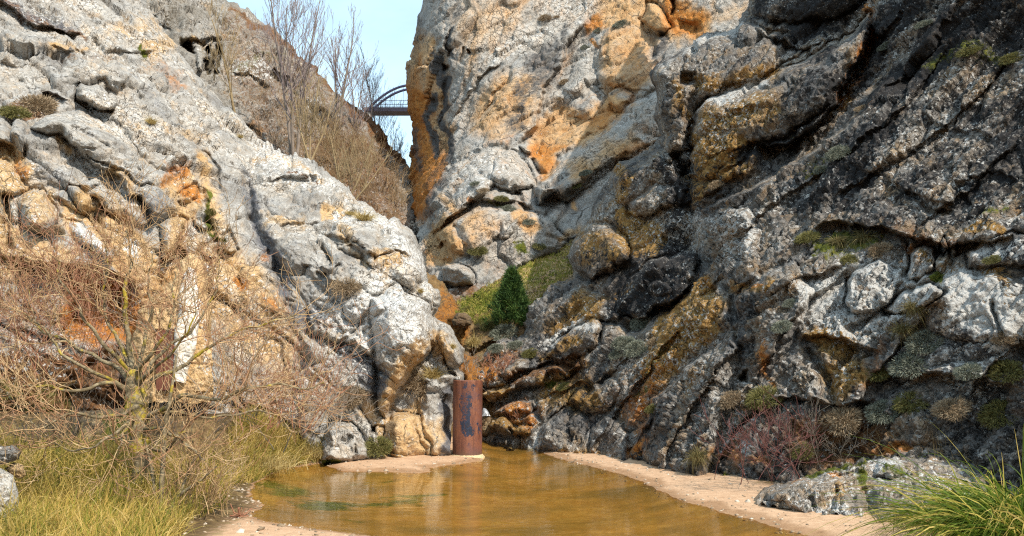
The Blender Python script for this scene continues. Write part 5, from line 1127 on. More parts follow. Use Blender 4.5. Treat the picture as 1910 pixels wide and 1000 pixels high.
# ---- pale exposed root and the little cascade
M_root = simple_mat('bleached_root', (.30, .24, .17), (.55, .47, .36), 14, .8, .5)
tb = Tubes(); path = [pt(984, 809, 17.6), pt(996, 800, 17.6), pt(1008, 792, 17.5), pt(1022, 789, 17.4), pt(1036, 786, 17.3), pt(1052, 776, 17.3)]
tb.add(path, [.03, .05, .06, .05, .045, .03], 8)
tb.add([pt(1000, 806, 17.5), pt(1010, 799, 17.45), pt(1026, 797, 17.4), pt(1040, 800, 17.3)], [.02, .035, .035, .015], 8)
rt = tb.build('tree_root', M_root); tag(rt, 'pale exposed root curving over rock at the far end of the pool', 'root')
m, nt = mat_new('white_water')
v = N(nt, 'ShaderNodeTexCoord').outputs['Object']; n = NZ(nt, N(nt, 'ShaderNodeMapping', {0: v, 3: (1, 1, .2)}).outputs[0], 22, 4, .6)
OUT(nt, N(nt, 'ShaderNodeBsdfPrincipled', {'Base Color': RAMP(nt, n, [(.35, (.14, .13, .12)), (.6, (.36, .38, .41))]), 'Roughness': .2, 'Normal': N(nt, 'ShaderNodeBump', {'Height': n, 'Strength': .6, 'Distance': .03}).outputs[0]}).outputs[0])
u = np.linspace(0, 1, 14); w = np.linspace(-1, 1, 9); U, Wd = np.meshgrid(u, w)
c0 = pt(906, 762, 18.75); cx = c0[0] - .03 + U * .05 + Wd * (.035 + .06 * U); cz = c0[2] - .17 * U ** 1.3 + .012 * (1 - Wd ** 2); cy = c0[1] - .14 * np.sqrt(U) - .04 * (1 - Wd ** 2)
vid = np.arange(U.size).reshape(U.shape)
cs = new_mesh('cascade', np.stack([cx, cy, cz], -1).reshape(-1, 3), np.stack([vid[:-1, :-1], vid[1:, :-1], vid[1:, 1:], vid[:-1, 1:]], -1).reshape(-1, 4), m)
tag(cs, kind='structure')
# ================================================================== PLANTS
RG = np.random.default_rng(7)
def ground_z(x, y): return float(ground_h(np.array([[x]]), np.array([[y]]))[0][0, 0])

# ---- bare gnarled tree on the left bank
m, nt = mat_new('lichened_bark')
v = N(nt, 'ShaderNodeTexCoord').outputs['Object']
n1 = NZ(nt, v, 14, 6, .7); n2 = NZ(nt, v, 4.5, 5, .65)
bark = RAMP(nt, n1, [(.3, (.05, .038, .022)), (.5, (.17, .13, .075)), (.7, (.34, .28, .18))])
lic = RAMP(nt, n1, [(.35, (.17, .13, .015)), (.65, (.42, .31, .045))])
col = MX(nt, MR(nt, n2, .53, .63), bark, lic)
OUT(nt, N(nt, 'ShaderNodeBsdfPrincipled', {'Base Color': col, 'Roughness': .9, 'Specular IOR Level': .15, 'Normal': N(nt, 'ShaderNodeBump', {'Height': n1, 'Strength': .9, 'Distance': .02}).outputs[0]}).outputs[0])
M_bark = m
M_trunk = M_bark.copy(); M_trunk.name = 'yellow_lichened_trunk'
for n_ in M_trunk.node_tree.nodes:
    if n_.type == 'MAP_RANGE': n_.inputs['From Min'].default_value = .485; n_.inputs['From Max'].default_value = .58
M_twig = simple_mat('tan_twigs', (.20, .115, .05), (.40, .255, .125), 6, .85, .0, (.54, .40, .23))
M_redtwig = simple_mat('reddish_twigs', (.17, .065, .035), (.34, .15, .085), 5, .85, .0, (.42, .25, .15))
M_greytwig = simple_mat('grey_twigs', (.17, .14, .11), (.32, .26, .20), 5, .85, .0)

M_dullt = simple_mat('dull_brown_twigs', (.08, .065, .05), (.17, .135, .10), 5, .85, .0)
TY = gpt(275, 962)[1]
troot = gpt(275, 962); troot[2] = ground_z(troot[0], troot[1])
tree = empty('bare_tree', troot, 'gnarled leafless tree with yellow lichen on its trunk, standing on the grassy left bank', 'tree')
def pathpx(pts): return [pt(x, y, TY + dy) for x, y, dy in pts]
def spline(P, n=8):
    P = np.array(P); out = []
    Q = np.concatenate([[2 * P[0] - P[1]], P, [2 * P[-1] - P[-2]]])
    for k in range(1, len(Q) - 2):
        for t in np.linspace(0, 1, n, endpoint=False):
            a, b, c, d = Q[k - 1:k + 3]
            out.append(.5 * (2 * b + (c - a) * t + (2 * a - 5 * b + 4 * c - d) * t * t + (3 * b - a - 3 * c + d) * t ** 3))
    out.append(P[-1]); return np.array(out)
tb = Tubes()
tr = spline(pathpx([(282, 1010, 0), (277, 950, 0), (268, 890, .02), (262, 830, 0), (256, 770, -.03), (252, 725, 0), (250, 690, .02)]), 8)
rad = np.interp(np.linspace(0, 1, len(tr)), [0, .15, .5, .8, 1], [.18, .145, .125, .115, .08]) * (1 + .10 * RG.normal(size=len(tr)))
tb.add(tr, rad, 12); part(tb.build('trunk', M_trunk), tree)
limbs = [
    ([(252, 720, 0), (244, 660, .1), (238, 600, .15), (236, 540, .1), (242, 480, .2), (236, 430, .3)], .07, .016),
    ([(256, 735, 0), (262, 680, -.2), (300, 640, -.3), (330, 560, -.3), (322, 500, -.2)], .055, .010),
    ([(258, 740, 0), (290, 704, .1), (340, 684, .3), (390, 650, .4), (440, 620, .5), (500, 600, .6), (560, 590, .8)], .06, .010),
    ([(260, 790, 0), (310, 756, -.3), (356, 738, -.5), (420, 742, -.6), (480, 724, -.7), (540, 716, -.7), (600, 722, -.7)], .055, .010),
    ([(262, 800, 0), (300, 800, -.4), (330, 816, -.6), (366, 842, -.7), (382, 844, -.75)], .04, .016),
    ([(266, 830, 0), (300, 842, -.2), (322, 820, -.3), (346, 806, -.35)], .036, .03),
    ([(252, 740, 0), (210, 716, -.2), (150, 726, -.4), (90, 722, -.5), (30, 724, -.4), (-30, 740, -.3)], .05, .010),
    ([(250, 715, 0), (200, 676, .2), (140, 640, .3), (90, 620, .3), (40, 580, .4), (-10, 570, .5)], .05, .010),
    ([(252, 760, 0), (216, 776, -.5), (170, 780, -.7), (130, 770, -.8), (80, 790, -.9), (40, 770, -.9)], .042, .008),
    ([(252, 770, 0), (226, 800, -.6), (200, 822, -.8), (160, 830, -.9), (110, 836, -.9), (80, 820, -.8)], .036, .008),
    ([(248, 700, 0), (190, 640, -.3), (150, 580, -.4), (120, 520, -.3), (90, 470, -.2)], .045, .008),
    ([(258, 720, 0), (300, 660, .4), (370, 600, .6), (400, 540, .7), (410, 480, .8)], .045, .008),
    ([(252, 780, 0), (240, 790, -.6), (222, 824, -.9), (220, 845, -1.0)], .028, .012),
    ([(254, 700, 0), (270, 640, .1), (284, 580, .2), (276, 520, .2), (286, 460, .3)], .045, .008),
    ([(250, 700, 0), (222, 640, .2), (196, 570, .3), (200, 500, .3), (186, 440, .4)], .045, .008),
    ([(256, 720, 0), (280, 690, -.3), (330, 650, -.5), (360, 600, -.6), (366, 540, -.5)], .04, .007),
    ([(250, 730, 0), (190, 700, -.2), (120, 660, -.3), (70, 600, -.3), (56, 540, -.2)], .045, .008),
    ([(262, 780, 0), (320, 770, .3), (400, 780, .5), (470, 766, .7), (530, 770, .9), (590, 760, 1.0)], .04, .007),
]
tw = Tubes(); tw2 = Tubes()
cfgA = dict(depth=3, wob=.21, up=.08, rmin=.0030, kids=lambda d, r: int(r.integers(3, 5)) if d > 1 else int(r.integers(1, 4)), ang=(.5, 1.15), len=(.5, .8), f0=.15, seg=7, taper=.45)
for pts_, r0, r1 in limbs:
    L = spline(pathpx(pts_), 7)
    q = np.stack([L[:, 0] * 3, L[:, 1] * 3, L[:, 2] * 3], -1)
    L = L + np.stack([fbm(q + 3, 2, 5), fbm(q + 9, 2, 6), fbm(q + 15, 2, 7)], -1) * .14 * np.linspace(.15, 1, len(L))[:, None]
    rr = np.linspace(r0, r1, len(L)) * .55; tb = Tubes(); tb.add(L, rr, 7)
    part(tb.build('limb', M_bark), tree)
    ln = np.linalg.norm(np.diff(L, axis=0), axis=1).sum()
    for k in range(int(5 + ln * 3.8)):
        f = RG.uniform(.32, 1.0) ** .8; i = min(len(L) - 2, int(f * (len(L) - 1)))
        ax = L[i + 1] - L[i]; ax /= np.linalg.norm(ax)
        s = RG.normal(size=3); s -= ax * (s @ ax); s /= np.linalg.norm(s)
        a = RG.uniform(.4, 1.2)
        grow(tw if RG.uniform() < .6 else tw2, L[i], ax * math.cos(a) + s * math.sin(a), RG.uniform(.35, .85), max(.0055, rr[i] * .5), 2, RG, cfgA)
part(tw.build('twigs', M_twig), tree)
part(tw2.build('young_shoots', simple_mat('red_brown_shoots', (.16, .075, .035), (.32, .165, .085), 6, .85, .0, (.42, .26, .15))), tree)

# ---- slender sapling with low spreading shoots, in front of the trunk
sb = gpt(302, 985); sb[2] = ground_z(sb[0], sb[1])
sap = empty('sapling', sb, 'slender bare sapling with low forking shoots just right of the lichened trunk', 'sapling')
TY2 = sb[1]
tb = Tubes()
for pts_, r0, r1 in (([(302, 1000, 0), (300, 940, 0), (304, 870, .05), (308, 800, .1), (318, 740, .1), (330, 660, .2)], .034, .012), ([(306, 990, 0), (330, 930, -.1), (370, 900, -.15), (404, 870, -.2)], .026, .008), ([(304, 990, 0), (290, 930, .1), (284, 880, .1), (270, 820, .2)], .02, .008), ([(306, 985, 0), (344, 900, .2), (360, 860, .3), (420, 800, .4)], .018, .006)):
    L = spline([pt(x, y, TY2 + d) for x, y, d in pts_], 7); tb.add(L, np.linspace(r0, r1, len(L)), 7)
part(tb.build('stem', M_bark), sap)
tb = Tubes()
cfgS = dict(depth=2, wob=.13, up=.1, rmin=.0026, kids=lambda d, r: int(r.integers(3, 6)), ang=(.3, .8), len=(.5, .8), f0=.2, seg=6, taper=.5)
for k in range(26):
    x, y = RG.uniform(306, 430), RG.uniform(880, 985)
    p = pt(x, y, TY2 + RG.uniform(-.1, .5)); p[2] = max(p[2], ground_z(p[0], p[1]))
    grow(tb, p, np.array((RG.uniform(-.4, .8), RG.uniform(-.4, .2), 1.0)), RG.uniform(.2, .55), .006, 2, RG, cfgS)
part(tb.build('shoots', M_twig), sap)

# ---- bare shrubs
def bare_shrub(name, px, py, Y, hgt, spread, nst, mat, label, lean=(0, 0), depth=2, r0=.010, rmin=.0028, cat='shrub', zoff=0, kids=(3, 6)):
    p0 = pt(px, py, Y); p0[2] += zoff
    t = Tubes()
    cfg = dict(depth=depth, wob=.14, up=.06, rmin=rmin, kids=lambda d, r: int(r.integers(*kids)), ang=(.3, .95), len=(.45, .75), f0=.25, seg=6, taper=.4)
    for k in range(nst):
        p = p0 + np.array((RG.normal() * spread * .35, RG.normal() * spread * .25, RG.uniform(-.05, .05)))
        d = np.array((RG.normal() * .45 + lean[0], RG.normal() * .4 + lean[1], 1.0))
        grow(t, p, d, hgt * RG.uniform(.5, .85), r0 * RG.uniform(.6, 1.1), depth, RG, cfg)
    V = np.concatenate(t.v); o = new_mesh(name, V - p0, np.concatenate(t.f), mat); o.location = p0
    return tag(o, label, cat)
bare_shrub('shrub', 30, 720, 11.6, 2.4, 1.6, 15, M_redtwig, 'dense reddish bare shrub at the left edge under the cave rocks')
bare_shrub('shrub', 150, 700, 11.9, 2.1, 1.6, 15, M_redtwig, 'russet bare shrub behind the tree in front of the rust red hollow')
bare_shrub('shrub', 455, 745, 12.6, 1.9, 1.5, 15, M_greytwig, 'grey brown bare shrub between the hut and the seamed cliff face')
bare_shrub('shrub', 400, 760, 11.6, 1.2, 1.4, 12, M_twig, 'tan bare shrub in front of the white jamb of the hut')
bare_shrub('shrub', 545, 800, 12.9, 1.6, 1.1, 15, M_redtwig, 'pink red twiggy bush against the foot of the grey cliff', lean=(.15, 0))
bare_shrub('shrub', 610, 790, 13.6, .7, .8, 16, M_greytwig, 'low grey bush at the cliff foot beside the rounded rock')
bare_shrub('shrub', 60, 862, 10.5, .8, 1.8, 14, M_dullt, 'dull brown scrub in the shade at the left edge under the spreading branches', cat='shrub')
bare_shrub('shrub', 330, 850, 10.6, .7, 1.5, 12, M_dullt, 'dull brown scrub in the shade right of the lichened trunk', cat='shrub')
bare_shrub('shrub', 200, 860, 10.4, .9, 1.8, 9, M_twig, 'tangled tan undergrowth bush beneath the tree crown')
bare_shrub('shrub', 1452, 898, 10.7, .95, 1.1, 16, simple_mat('red_bramble_stems', (.06, .022, .02), (.15, .055, .045), 6, .8, 0, (.24, .13, .11)), 'crimson bramble with bare arching stems at the foot of the shaded cliff', r0=.006, rmin=.0028)
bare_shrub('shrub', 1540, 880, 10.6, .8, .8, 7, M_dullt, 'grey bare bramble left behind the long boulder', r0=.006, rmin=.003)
bare_shrub('shrub', 975, 800, 18.4, .6, .5, 10, M_redtwig, 'small rusty bare bush above the dark stream boulders', r0=.008, rmin=.004)
bare_shrub('shrub', 930, 700, 19.7, .55, 1.0, 14, M_redtwig, 'low rust brown bush on the ledges above the pipe', r0=.008, rmin=.004)
bare_shrub('shrub', 866, 694, 19.3, .42, .6, 9, M_greytwig, 'dry brown bush in the red gully behind the pillar rock', r0=.008, rmin=.004)

# ---- bare trees on the far slope
M_pop = simple_mat('grey_poplar_bark', (.15, .12, .10), (.30, .24, .19), 3, .9, 0)
M_popt = simple_mat('mauve_brown_twigs', (.17, .13, .125), (.30, .235, .22), 2, .9, 0)
M_tant = simple_mat('yellowish_twigs', (.20, .14, .07), (.34, .255, .14), 2, .9, 0)
def far_tree(px, py, Y, top_py, label, stems, mat=None, twm=None, r=.09, spread=.10, lean=0):
    b = pt(px, py, Y); h = (pt(px, top_py, Y) - b)[2]
    e = empty('bare_tree', b, label, 'tree', 'bare trees on the far slope')
    t = Tubes(); tt = Tubes()
    for k in range(stems):
        d = np.array((RG.normal() * spread + lean, RG.normal() * spread, 1.0))
        P = [b + np.array((RG.normal() * .12, RG.normal() * .12, -.4))]; n = 10; hh = h * RG.uniform(.75, 1.0)
        for i in range(n):
            d = d + RG.normal(size=3) * np.array((.05, .05, .02)); d /= np.linalg.norm(d); P.append(P[-1] + d * hh / n)
        P = np.array(P); rr = np.linspace(r, .018, n + 1); t.add(P, rr, 6)
        cfg = dict(depth=2, wob=.09, up=.16, rmin=.0065, kids=lambda d, r_: int(r_.integers(2, 5)), ang=(.25, .6), len=(.4, .62), f0=.2, seg=6, taper=.4)
        for q in range(int(h * 2.6)):
            f = RG.uniform(.22, .98); i = min(n - 1, int(f * n)); p = P[i] + (P[i + 1] - P[i]) * (f * n - i)
            az = RG.uniform(0, 6.283); a = RG.uniform(.35, .75)
            grow(tt, p, np.array((math.cos(az) * math.sin(a), math.sin(az) * math.sin(a), math.cos(a))), h * .30 * (1.15 - f) + .5, max(.008, rr[i] * .35), 2, RG, cfg)
    part(t.build('trunk', mat or M_pop), e); part(tt.build('crown', twm or M_popt), e)
far_tree(548, 285, 38, -60, 'tallest bare poplar, its crown leaving the top of the picture left of the bridge', 3, r=.10)
far_tree(630, 250, 44, 20, 'bare tree with an upright pointed crown midway between tall poplar and bridge', 2, r=.11)
far_tree(655, 300, 46, 110, 'smaller bare tree leaning right, just left of the bridge end', 2, lean=.06, r=.08)
far_tree(702, 350, 56, 88, 'thin bare tree rising directly in front of the bridge end', 2, r=.08)
far_tree(500, 170, 50, 20, 'faint bare treetop over the hill crest left of the tall poplar', 2, r=.07)
far_tree(452, 235, 28, -10, 'pale yellowish leafless tree at the edge of the near cliff by the rock pillars', 1, M_tant, M_tant, r=.06, lean=-.10)
far_tree(735, 330, 62, 235, 'small hazy bare tree under the bridge deck', 3, r=.05)
far_tree(574, 290, 35, 130, 'tan multi stemmed bare tree low on the scrubby slope', 4, M_tant, M_tant, r=.05, spread=.2)
far_tree(640, 390, 33, 215, 'leaning pale bare tree at the foot of the scrubby slope', 3, M_tant, M_tant, r=.05, spread=.3, lean=.3)

# ---- brushwood on the slope (uncountable)
t = Tubes()
cfgB = dict(depth=1, wob=.14, up=.05, rmin=.006, kids=lambda d, r: 4, ang=(.3, .9), len=(.45, .75), f0=.2, seg=4, taper=.5)
bpoly = [(430, 130), (470, 150), (540, 190), (600, 220), (650, 240), (700, 260), (748, 320), (760, 400), (720, 420), (680, 380), (600, 320), (500, 270), (440, 215), (410, 160)]
cnt = 0
while cnt < 95:
    x, y = RG.uniform(400, 765), RG.uniform(120, 425)
    if not inside(np.array([x]), np.array([y]), bpoly)[0]: continue
    w = .35 + .65 * sstep(480, 640, x)
    if RG.uniform() > w: continue
    p, n = on(S_hill, x, y); cnt += 1
    for k in range(7):
        grow(t, p + RG.normal(size=3) * .25, np.array((RG.normal() * .5, RG.normal() * .5 - .2, 1.0)), RG.uniform(.4, 1.2), .010, 1, RG, cfgB)
br_ = t.build('brushwood', simple_mat('brown_brushwood', (.16, .095, .045), (.29, .19, .095), .8, .9, 0, (.38, .28, .165)))
tag(br_, 'tangle of bare brown brushwood covering the far slope', 'brushwood', kind='stuff')

# ---- dark green juniper on the grassy slope
jb, _ = on(S_slope, 948, 604)
jun = empty('juniper', jb, 'dark green conical juniper growing on the grassy slope', 'tree')
jh = 98 / FOC * jb[1]
tb = Tubes(); tb.add([jb + np.array((0, 0, -.1)), jb + np.array((.02, 0, jh * .5)), jb + np.array((0, 0, jh * .9))], [.05, .03, .01], 6)
part(tb.build('trunk', M_bark), jun)
NV = 330; R_, D_ = [], []
for k in range(NV):
    f = RG.uniform(0, 1) ** .8; az = RG.uniform(0, 6.283)
    rmax = jh * (.47 * (1 - f) ** .85 + .02) * RG.uniform(.25, 1.0) ** .7 * (1 + .28 * math.sin(az * 5 + f * 9))
    c = jb + np.array((math.cos(az) * rmax, math.sin(az) * rmax, jh * (.05 + .98 * f)))
    m_ = 30; off = RG.normal(size=(m_, 3)) * np.array((.038, .038, .06)); R_.append(c + off)
    dd = np.array((math.cos(az) * .7, math.sin(az) * .7, .8)) + RG.normal(size=(m_, 3)) * .45; D_.append(dd)
R_ = np.concatenate(R_); D_ = np.concatenate(D_)
V, Fc = blades(R_, D_, RG.uniform(.07, .2, len(R_)), np.full(len(R_), .1), np.full(len(R_), .022), 2, 3)
part(new_mesh('crown', V, Fc, leaf_mat('juniper_needles', [(.1, (.012, .03, .007)), (.45, (.03, .068, .013)), (.9, (.095, .15, .03))], .15)), jun)

# ---- cushion plants, dry tufts and grasses on the rocks
def cushion_mesh(name, mat, n, seed, wid, flat=.7, spike=.35):
    rg = np.random.default_rng(seed)
    cl = rg.normal(size=(26, 3)); cl /= np.linalg.norm(cl, axis=1)[:, None]; cl[:, 2] = np.abs(cl[:, 2]) * .9
    cr = rg.uniform(.28, .5, 26)
    k = rg.integers(0, 26, n)
    d = rg.normal(size=(n, 3)); d /= np.linalg.norm(d, axis=1)[:, None]
    root = cl[k] * (.62) + d * cr[k][:, None] * .75
    root[:, 2] = np.abs(root[:, 2]) * flat
    dr = d + cl[k] * .8 + rg.normal(size=(n, 3)) * .4
    V, Fc = blades(root, dr, rg.uniform(spike * .5, spike, n), np.full(n, .12), np.full(n, wid), 2, seed)
    me = new_mesh(name, V, Fc, mat)
    d_ = me.data; bpy.data.objects.remove(me); return d_
def tuft_mesh(name, mat, n, seed, wid, droop=.8):
    rg = np.random.default_rng(seed)
    root = rg.normal(size=(n, 3)) * np.array((.16, .16, .03))
    d = np.stack([rg.normal(size=n) * .5, rg.normal(size=n) * .5, np.full(n, 1.0)], -1)
    V, Fc = blades(root, d, rg.uniform(.7, 1.5, n), rg.uniform(.3, 1.0, n) * droop, np.full(n, wid), 5, seed)
    me = new_mesh(name, V, Fc, mat); d_ = me.data; bpy.data.objects.remove(me); return d_
L_grey = leaf_mat('grey_green_cushion_leaves', [(.1, (.07, .078, .055)), (.5, (.165, .175, .13)), (.9, (.29, .29, .22))], .1)
L_brown = leaf_mat('brown_cushion_twigs', [(.1, (.13, .09, .05)), (.5, (.28, .20, .12)), (.9, (.44, .34, .22))], .1)
L_straw = leaf_mat('straw_grass', [(.1, (.18, .12, .035)), (.5, (.40, .29, .10)), (.9, (.58, .46, .22))], .3)
L_olive = leaf_mat('olive_leaves', [(.1, (.07, .065, .02)), (.5, (.15, .14, .04)), (.9, (.26, .22, .08))], .2)
L_hang = leaf_mat('dull_hanging_grass', [(.1, (.06, .05, .018)), (.5, (.15, .12, .04)), (.9, (.27, .21, .09))], .25)
MES = {'G': cushion_mesh('cushion', L_grey, 3200, 1, .034, .72, .2), 'B': cushion_mesh('cushion', L_brown, 2600, 2, .028, .75, .26), 'O': cushion_mesh('cushion', L_olive, 2600, 3, .036, .8, .3),
       'S': tuft_mesh('tuft', L_straw, 420, 4, .028), 'H': tuft_mesh('tuft', L_hang, 500, 5, .026, 1.6)}
KN = {'G': ('cushion_plant', 'cushion plant'), 'B': ('cushion_plant', 'cushion plant'), 'O': ('shrub', 'shrub'), 'S': ('grass_tuft', 'grass tuft'), 'H': ('grass_tuft', 'grass tuft')}
GRP = {'G': 'grey green cushion plants on the rocks', 'B': 'brown cushion plants on the rocks', 'O': 'olive shrubs on the rocks', 'S': 'straw grass tufts on the rocks', 'H': 'drooping grass tufts on the shaded cliff'}
PL = [
    (S_left, 72, 196, 34, 'B', 'large round brown cushion bush on the left cliff ledge near the picture edge', 1.0), (S_left, 28, 205, 26, 'O', 'flat olive bush spreading left of the large brown cushion on the left cliff', .7),
    (S_left, 288, 222, 15, 'S', 'single straw tuft on the upper left cliff above the rust hollows', 1), (S_left, 455, 248, 8, 'S', 'tiny straw tuft at the left cliff crest below the bare saplings', 1), (S_left, 650, 540, 26, 'B', 'round brown cushion on the middle of the white limestone bulge', 1),
    (S_left, 782, 722, 36, 'B', 'big dark brown cushion under the white bulge beside the pipe', .9), (S_left, 806, 690, 24, 'S', 'straw tuft hanging over the big brown cushion near the pipe', 1), (S_left, 676, 392, 28, 'S', 'wide straw tuft on the crest of the left cliff', .6), (S_left, 656, 388, 14, 'S', 'smaller straw tuft touching the wide one on the cliff crest', .6),
    (S_left, 660, 745, 26, 'B', 'grey brown bush in the crack at the base of the left cliff', 1.1), (S_left, 706, 842, 22, 'O', 'olive bush on the sand at the foot of the orange rock', .9), (S_left, 848, 640, 10, 'S', 'small dry tuft in the cleft of the pillar rock above the pipe', 1), (S_left, 790, 540, 9, 'S', 'little dry tuft high on the right edge of the white bulge', 1),
    (S_left, 108, 432, 16, 'B', 'dark brown bush at the mouth of the ochre hollow on the left', 1), (S_left, 392, 392, 9, 'O', 'green tuft in the long fissure of the ochre fracture zone', 1.3), (S_left, 726, 800, 12, 'B', 'dry brown sprig on the orange wedge rock', 1),
    (S_mid, 1016, 28, 12, 'B', 'dark round cushion near the top of the central cliff', .9), (S_mid, 1036, 25, 6, 'B', 'small cushion to the right of the dark round one atop the central cliff', .7), (S_mid, 1048, 151, 11, 'B', 'brown cushion on the crack of the orange central wall', .8), (S_mid, 1038, 181, 7, 'B', 'smaller brown cushion below another on the orange wall', .8),
    (S_mid, 1156, 40, 16, 'G', 'long grey cushion by the jammed block high on the central cliff', .8), (S_mid, 1110, 54, 9, 'G', 'grey cushion at the left end of the high orange ledge', .9), (S_mid, 1090, 84, 10, 'G', 'grey cushion lower down the orange ledge crack', .8), (S_mid, 880, 344, 9, 'G', 'small cushion on the pale lower outcrop left side', .8),
    (S_mid, 906, 358, 11, 'B', 'brown cushion on the crown of the lower outcrop', .7), (S_mid, 930, 372, 12, 'O', 'olive cushion in the groove of the lower outcrop', .7), (S_mid, 950, 384, 13, 'G', 'grey cushion right of the olive one on the lower outcrop', .8), (S_mid, 984, 408, 12, 'G', 'dark grey cushion under the notch where the diagonal slab begins', .7), (S_mid, 1098, 326, 12, 'G', 'grey cushion at the lower rim of the diagonal slab', .7), (S_mid, 1074, 352, 12, 'O', 'olive cushion left of the grey one on the diagonal slab rim', .6),
    (S_mid, 895, 470, 16, 'O', 'olive bush at the foot of the lower outcrop above the grass', .8), (S_mid, 1000, 462, 12, 'O', 'mossy bush near the top of the grassy slope', .6), (S_mid, 1186, 256, 9, 'B', 'brown cushion where the diagonal slab meets the dark cliff', .8),
    (S_slope, 940, 618, 26, 'G', 'blue grey cushion just below the juniper', .95), (S_slope, 908, 605, 13, 'O', 'olive sprig left of the blue grey cushion below the juniper', 1), (S_slope, 868, 572, 10, 'O', 'green bush at the lower edge of the grass strip', .8), (S_slope, 880, 630, 22, 'S', 'yellow green tuft on the gully floor below the grass', .8), (S_slope, 858, 600, 14, 'B', 'russet bush beside the reddish rock in the gully', .9),
    (S_right, 922, 648, 14, 'G', 'small grey cushion at the left tip of the layered ledges', .9), (S_right, 958, 640, 14, 'G', 'grey cushion between the juniper and the pale layered slab', .9), (S_right, 985, 655, 14, 'O', 'olive cushion resting on the pale layered slab end', .8),
    (S_right, 1194, 604, 22, 'G', 'topmost of the blue green cushions in the dark cleft', .9), (S_right, 1160, 634, 20, 'G', 'leftmost blue green cushion in the dark cleft', .95), (S_right, 1186, 660, 22, 'G', 'largest blue green cushion at the bottom of the dark cleft', 1.0), (S_right, 1146, 656, 14, 'G', 'smallest blue green cushion low in the dark cleft', .9), (S_right, 1214, 640, 14, 'B', 'brown cushion right of the blue green ones in the cleft', .9),
    (S_right, 1560, 292, 22, 'G', 'pale round cushion on the big lichen face', 1.0), (S_right, 1528, 312, 14, 'G', 'smaller cushion left of the pale round one on the lichen face', .9), (S_right, 1648, 84, 16, 'G', 'grey cushion beside the rust red cleft high on the shaded cliff', .8), (S_right, 1722, 42, 16, 'G', 'grey cushion near the top right of the shaded cliff', .7), (S_right, 1880, 110, 20, 'O', 'dark olive shrub at the upper right edge', .7), (S_right, 1800, 95, 20, 'O', 'dark olive shrub left of another near the upper right edge', .6),
    (S_right, 1600, 200, 14, 'B', 'dry brown cushion under the rust red cleft', .6), (S_right, 1332, 342, 14, 'B', 'brown bush at the foot of the leaning slab', .9), (S_right, 1610, 430, 34, 'H', 'long drooping grass on the ledge under the overhang', .75), (S_right, 1560, 438, 28, 'H', 'drooping grass left along the same overhang ledge', .7), (S_right, 1640, 462, 22, 'B', 'grey brown cushion below the drooping ledge grass', .9), (S_right, 1500, 440, 20, 'O', 'olive shrub at the left end of the overhang ledge', .7),
    (S_right, 1582, 478, 16, 'O', 'olive cushion on the white blocks below the overhang', .7), (S_right, 1700, 572, 26, 'H', 'tan grass hanging down beside the white stained rock', 1.1), (S_right, 1680, 610, 26, 'H', 'lower tan hanging grass trailing beside the bushy cushion', 1.1), (S_right, 1720, 640, 30, 'G', 'bushy grey green cushion left of the white stained rock', 1.0), (S_right, 1690, 680, 34, 'G', 'broad grey green cushion beneath the hanging tan grass', .9), (S_right, 1640, 700, 22, 'O', 'olive shrub left of the broad cushion', .8),
    (S_right, 1868, 636, 18, 'B', 'brown tuft cushion on the white stained rock at the right edge', 1.1), (S_right, 1880, 690, 26, 'O', 'olive shrub below the brown tuft at the right edge', .9), (S_right, 1800, 690, 22, 'G', 'grey green cushion under the white stained rock', .9), (S_right, 1640, 775, 28, 'G', 'round silvery cushion above the long boulder', .9), (S_right, 1570, 790, 32, 'B', 'dark brown bush above the bramble', .9), (S_right, 1360, 748, 22, 'B', 'mauve brown cushion on the lower buttress', .9), (S_right, 1424, 738, 28, 'O', 'olive green bush right of the mauve brown cushion', .9),
    (S_right, 1456, 616, 18, 'G', 'pale green cushion on the speckled face above the buttress', .8), (S_right, 1470, 560, 14, 'G', 'small grey cushion on the speckled face below the overhang', .8), (S_right, 1296, 846, 26, 'H', 'drooping tan tuft at the foot of the right buttress', 1.0), (S_right, 1500, 840, 20, 'O', 'dark olive bush behind the crimson bramble', .8), (S_right, 1846, 480, 14, 'O', 'olive cushion on the right end of the overhang ledge', .6), (S_right, 1690, 750, 26, 'O', 'olive shrub right of the silvery cushion', .8), (S_right, 1780, 770, 30, 'B', 'brown scrub above the green tussock', .8),
    (S_right, 1860, 780, 30, 'O', 'dark scrub at the right edge above the green tussock', .9), (S_right, 1210, 760, 12, 'O', 'mossy clump on the ochre buttress', .8), (S_right, 1050, 716, 12, 'O', 'green moss clump on the layered ledges', .5), (S_right, 1350, 896, 14, 'O', 'low green clump where buttress meets sand', .6),
]
from mathutils import Matrix, Vector as Vec, Quaternion
for S, x, y, rp, ty, lab, sq in PL:
    p, n = on(S, x, y)
    if ty in 'SH': p, n = on(S, x, y + rp * .35)
    R = rp / FOC * p[1] * 1.2
    nm, cat = KN[ty]
    o = bpy.data.objects.new(nm, MES[ty]); COL.objects.link(o)
    up = Vec((0, 0, 1)) * 1.0 + Vec([float(c) for c in n]) * (.9 if ty in 'GBO' else .55); up.normalize()
    qv = Vec((0, 0, 1)).rotation_difference(up) @ Quaternion((0, 0, 1), RG.uniform(0, 6.28))
    k = 1.0 if ty in 'GBO' else .95
    o.rotation_mode = 'QUATERNION'; o.rotation_quaternion = qv
    o.scale = (R * k, R * k, R * k * sq)
    o.location = [float(c) for c in p - n * R * (.12 if ty in 'GBO' else .0)]
    tag(o, lab, cat, GRP[ty])

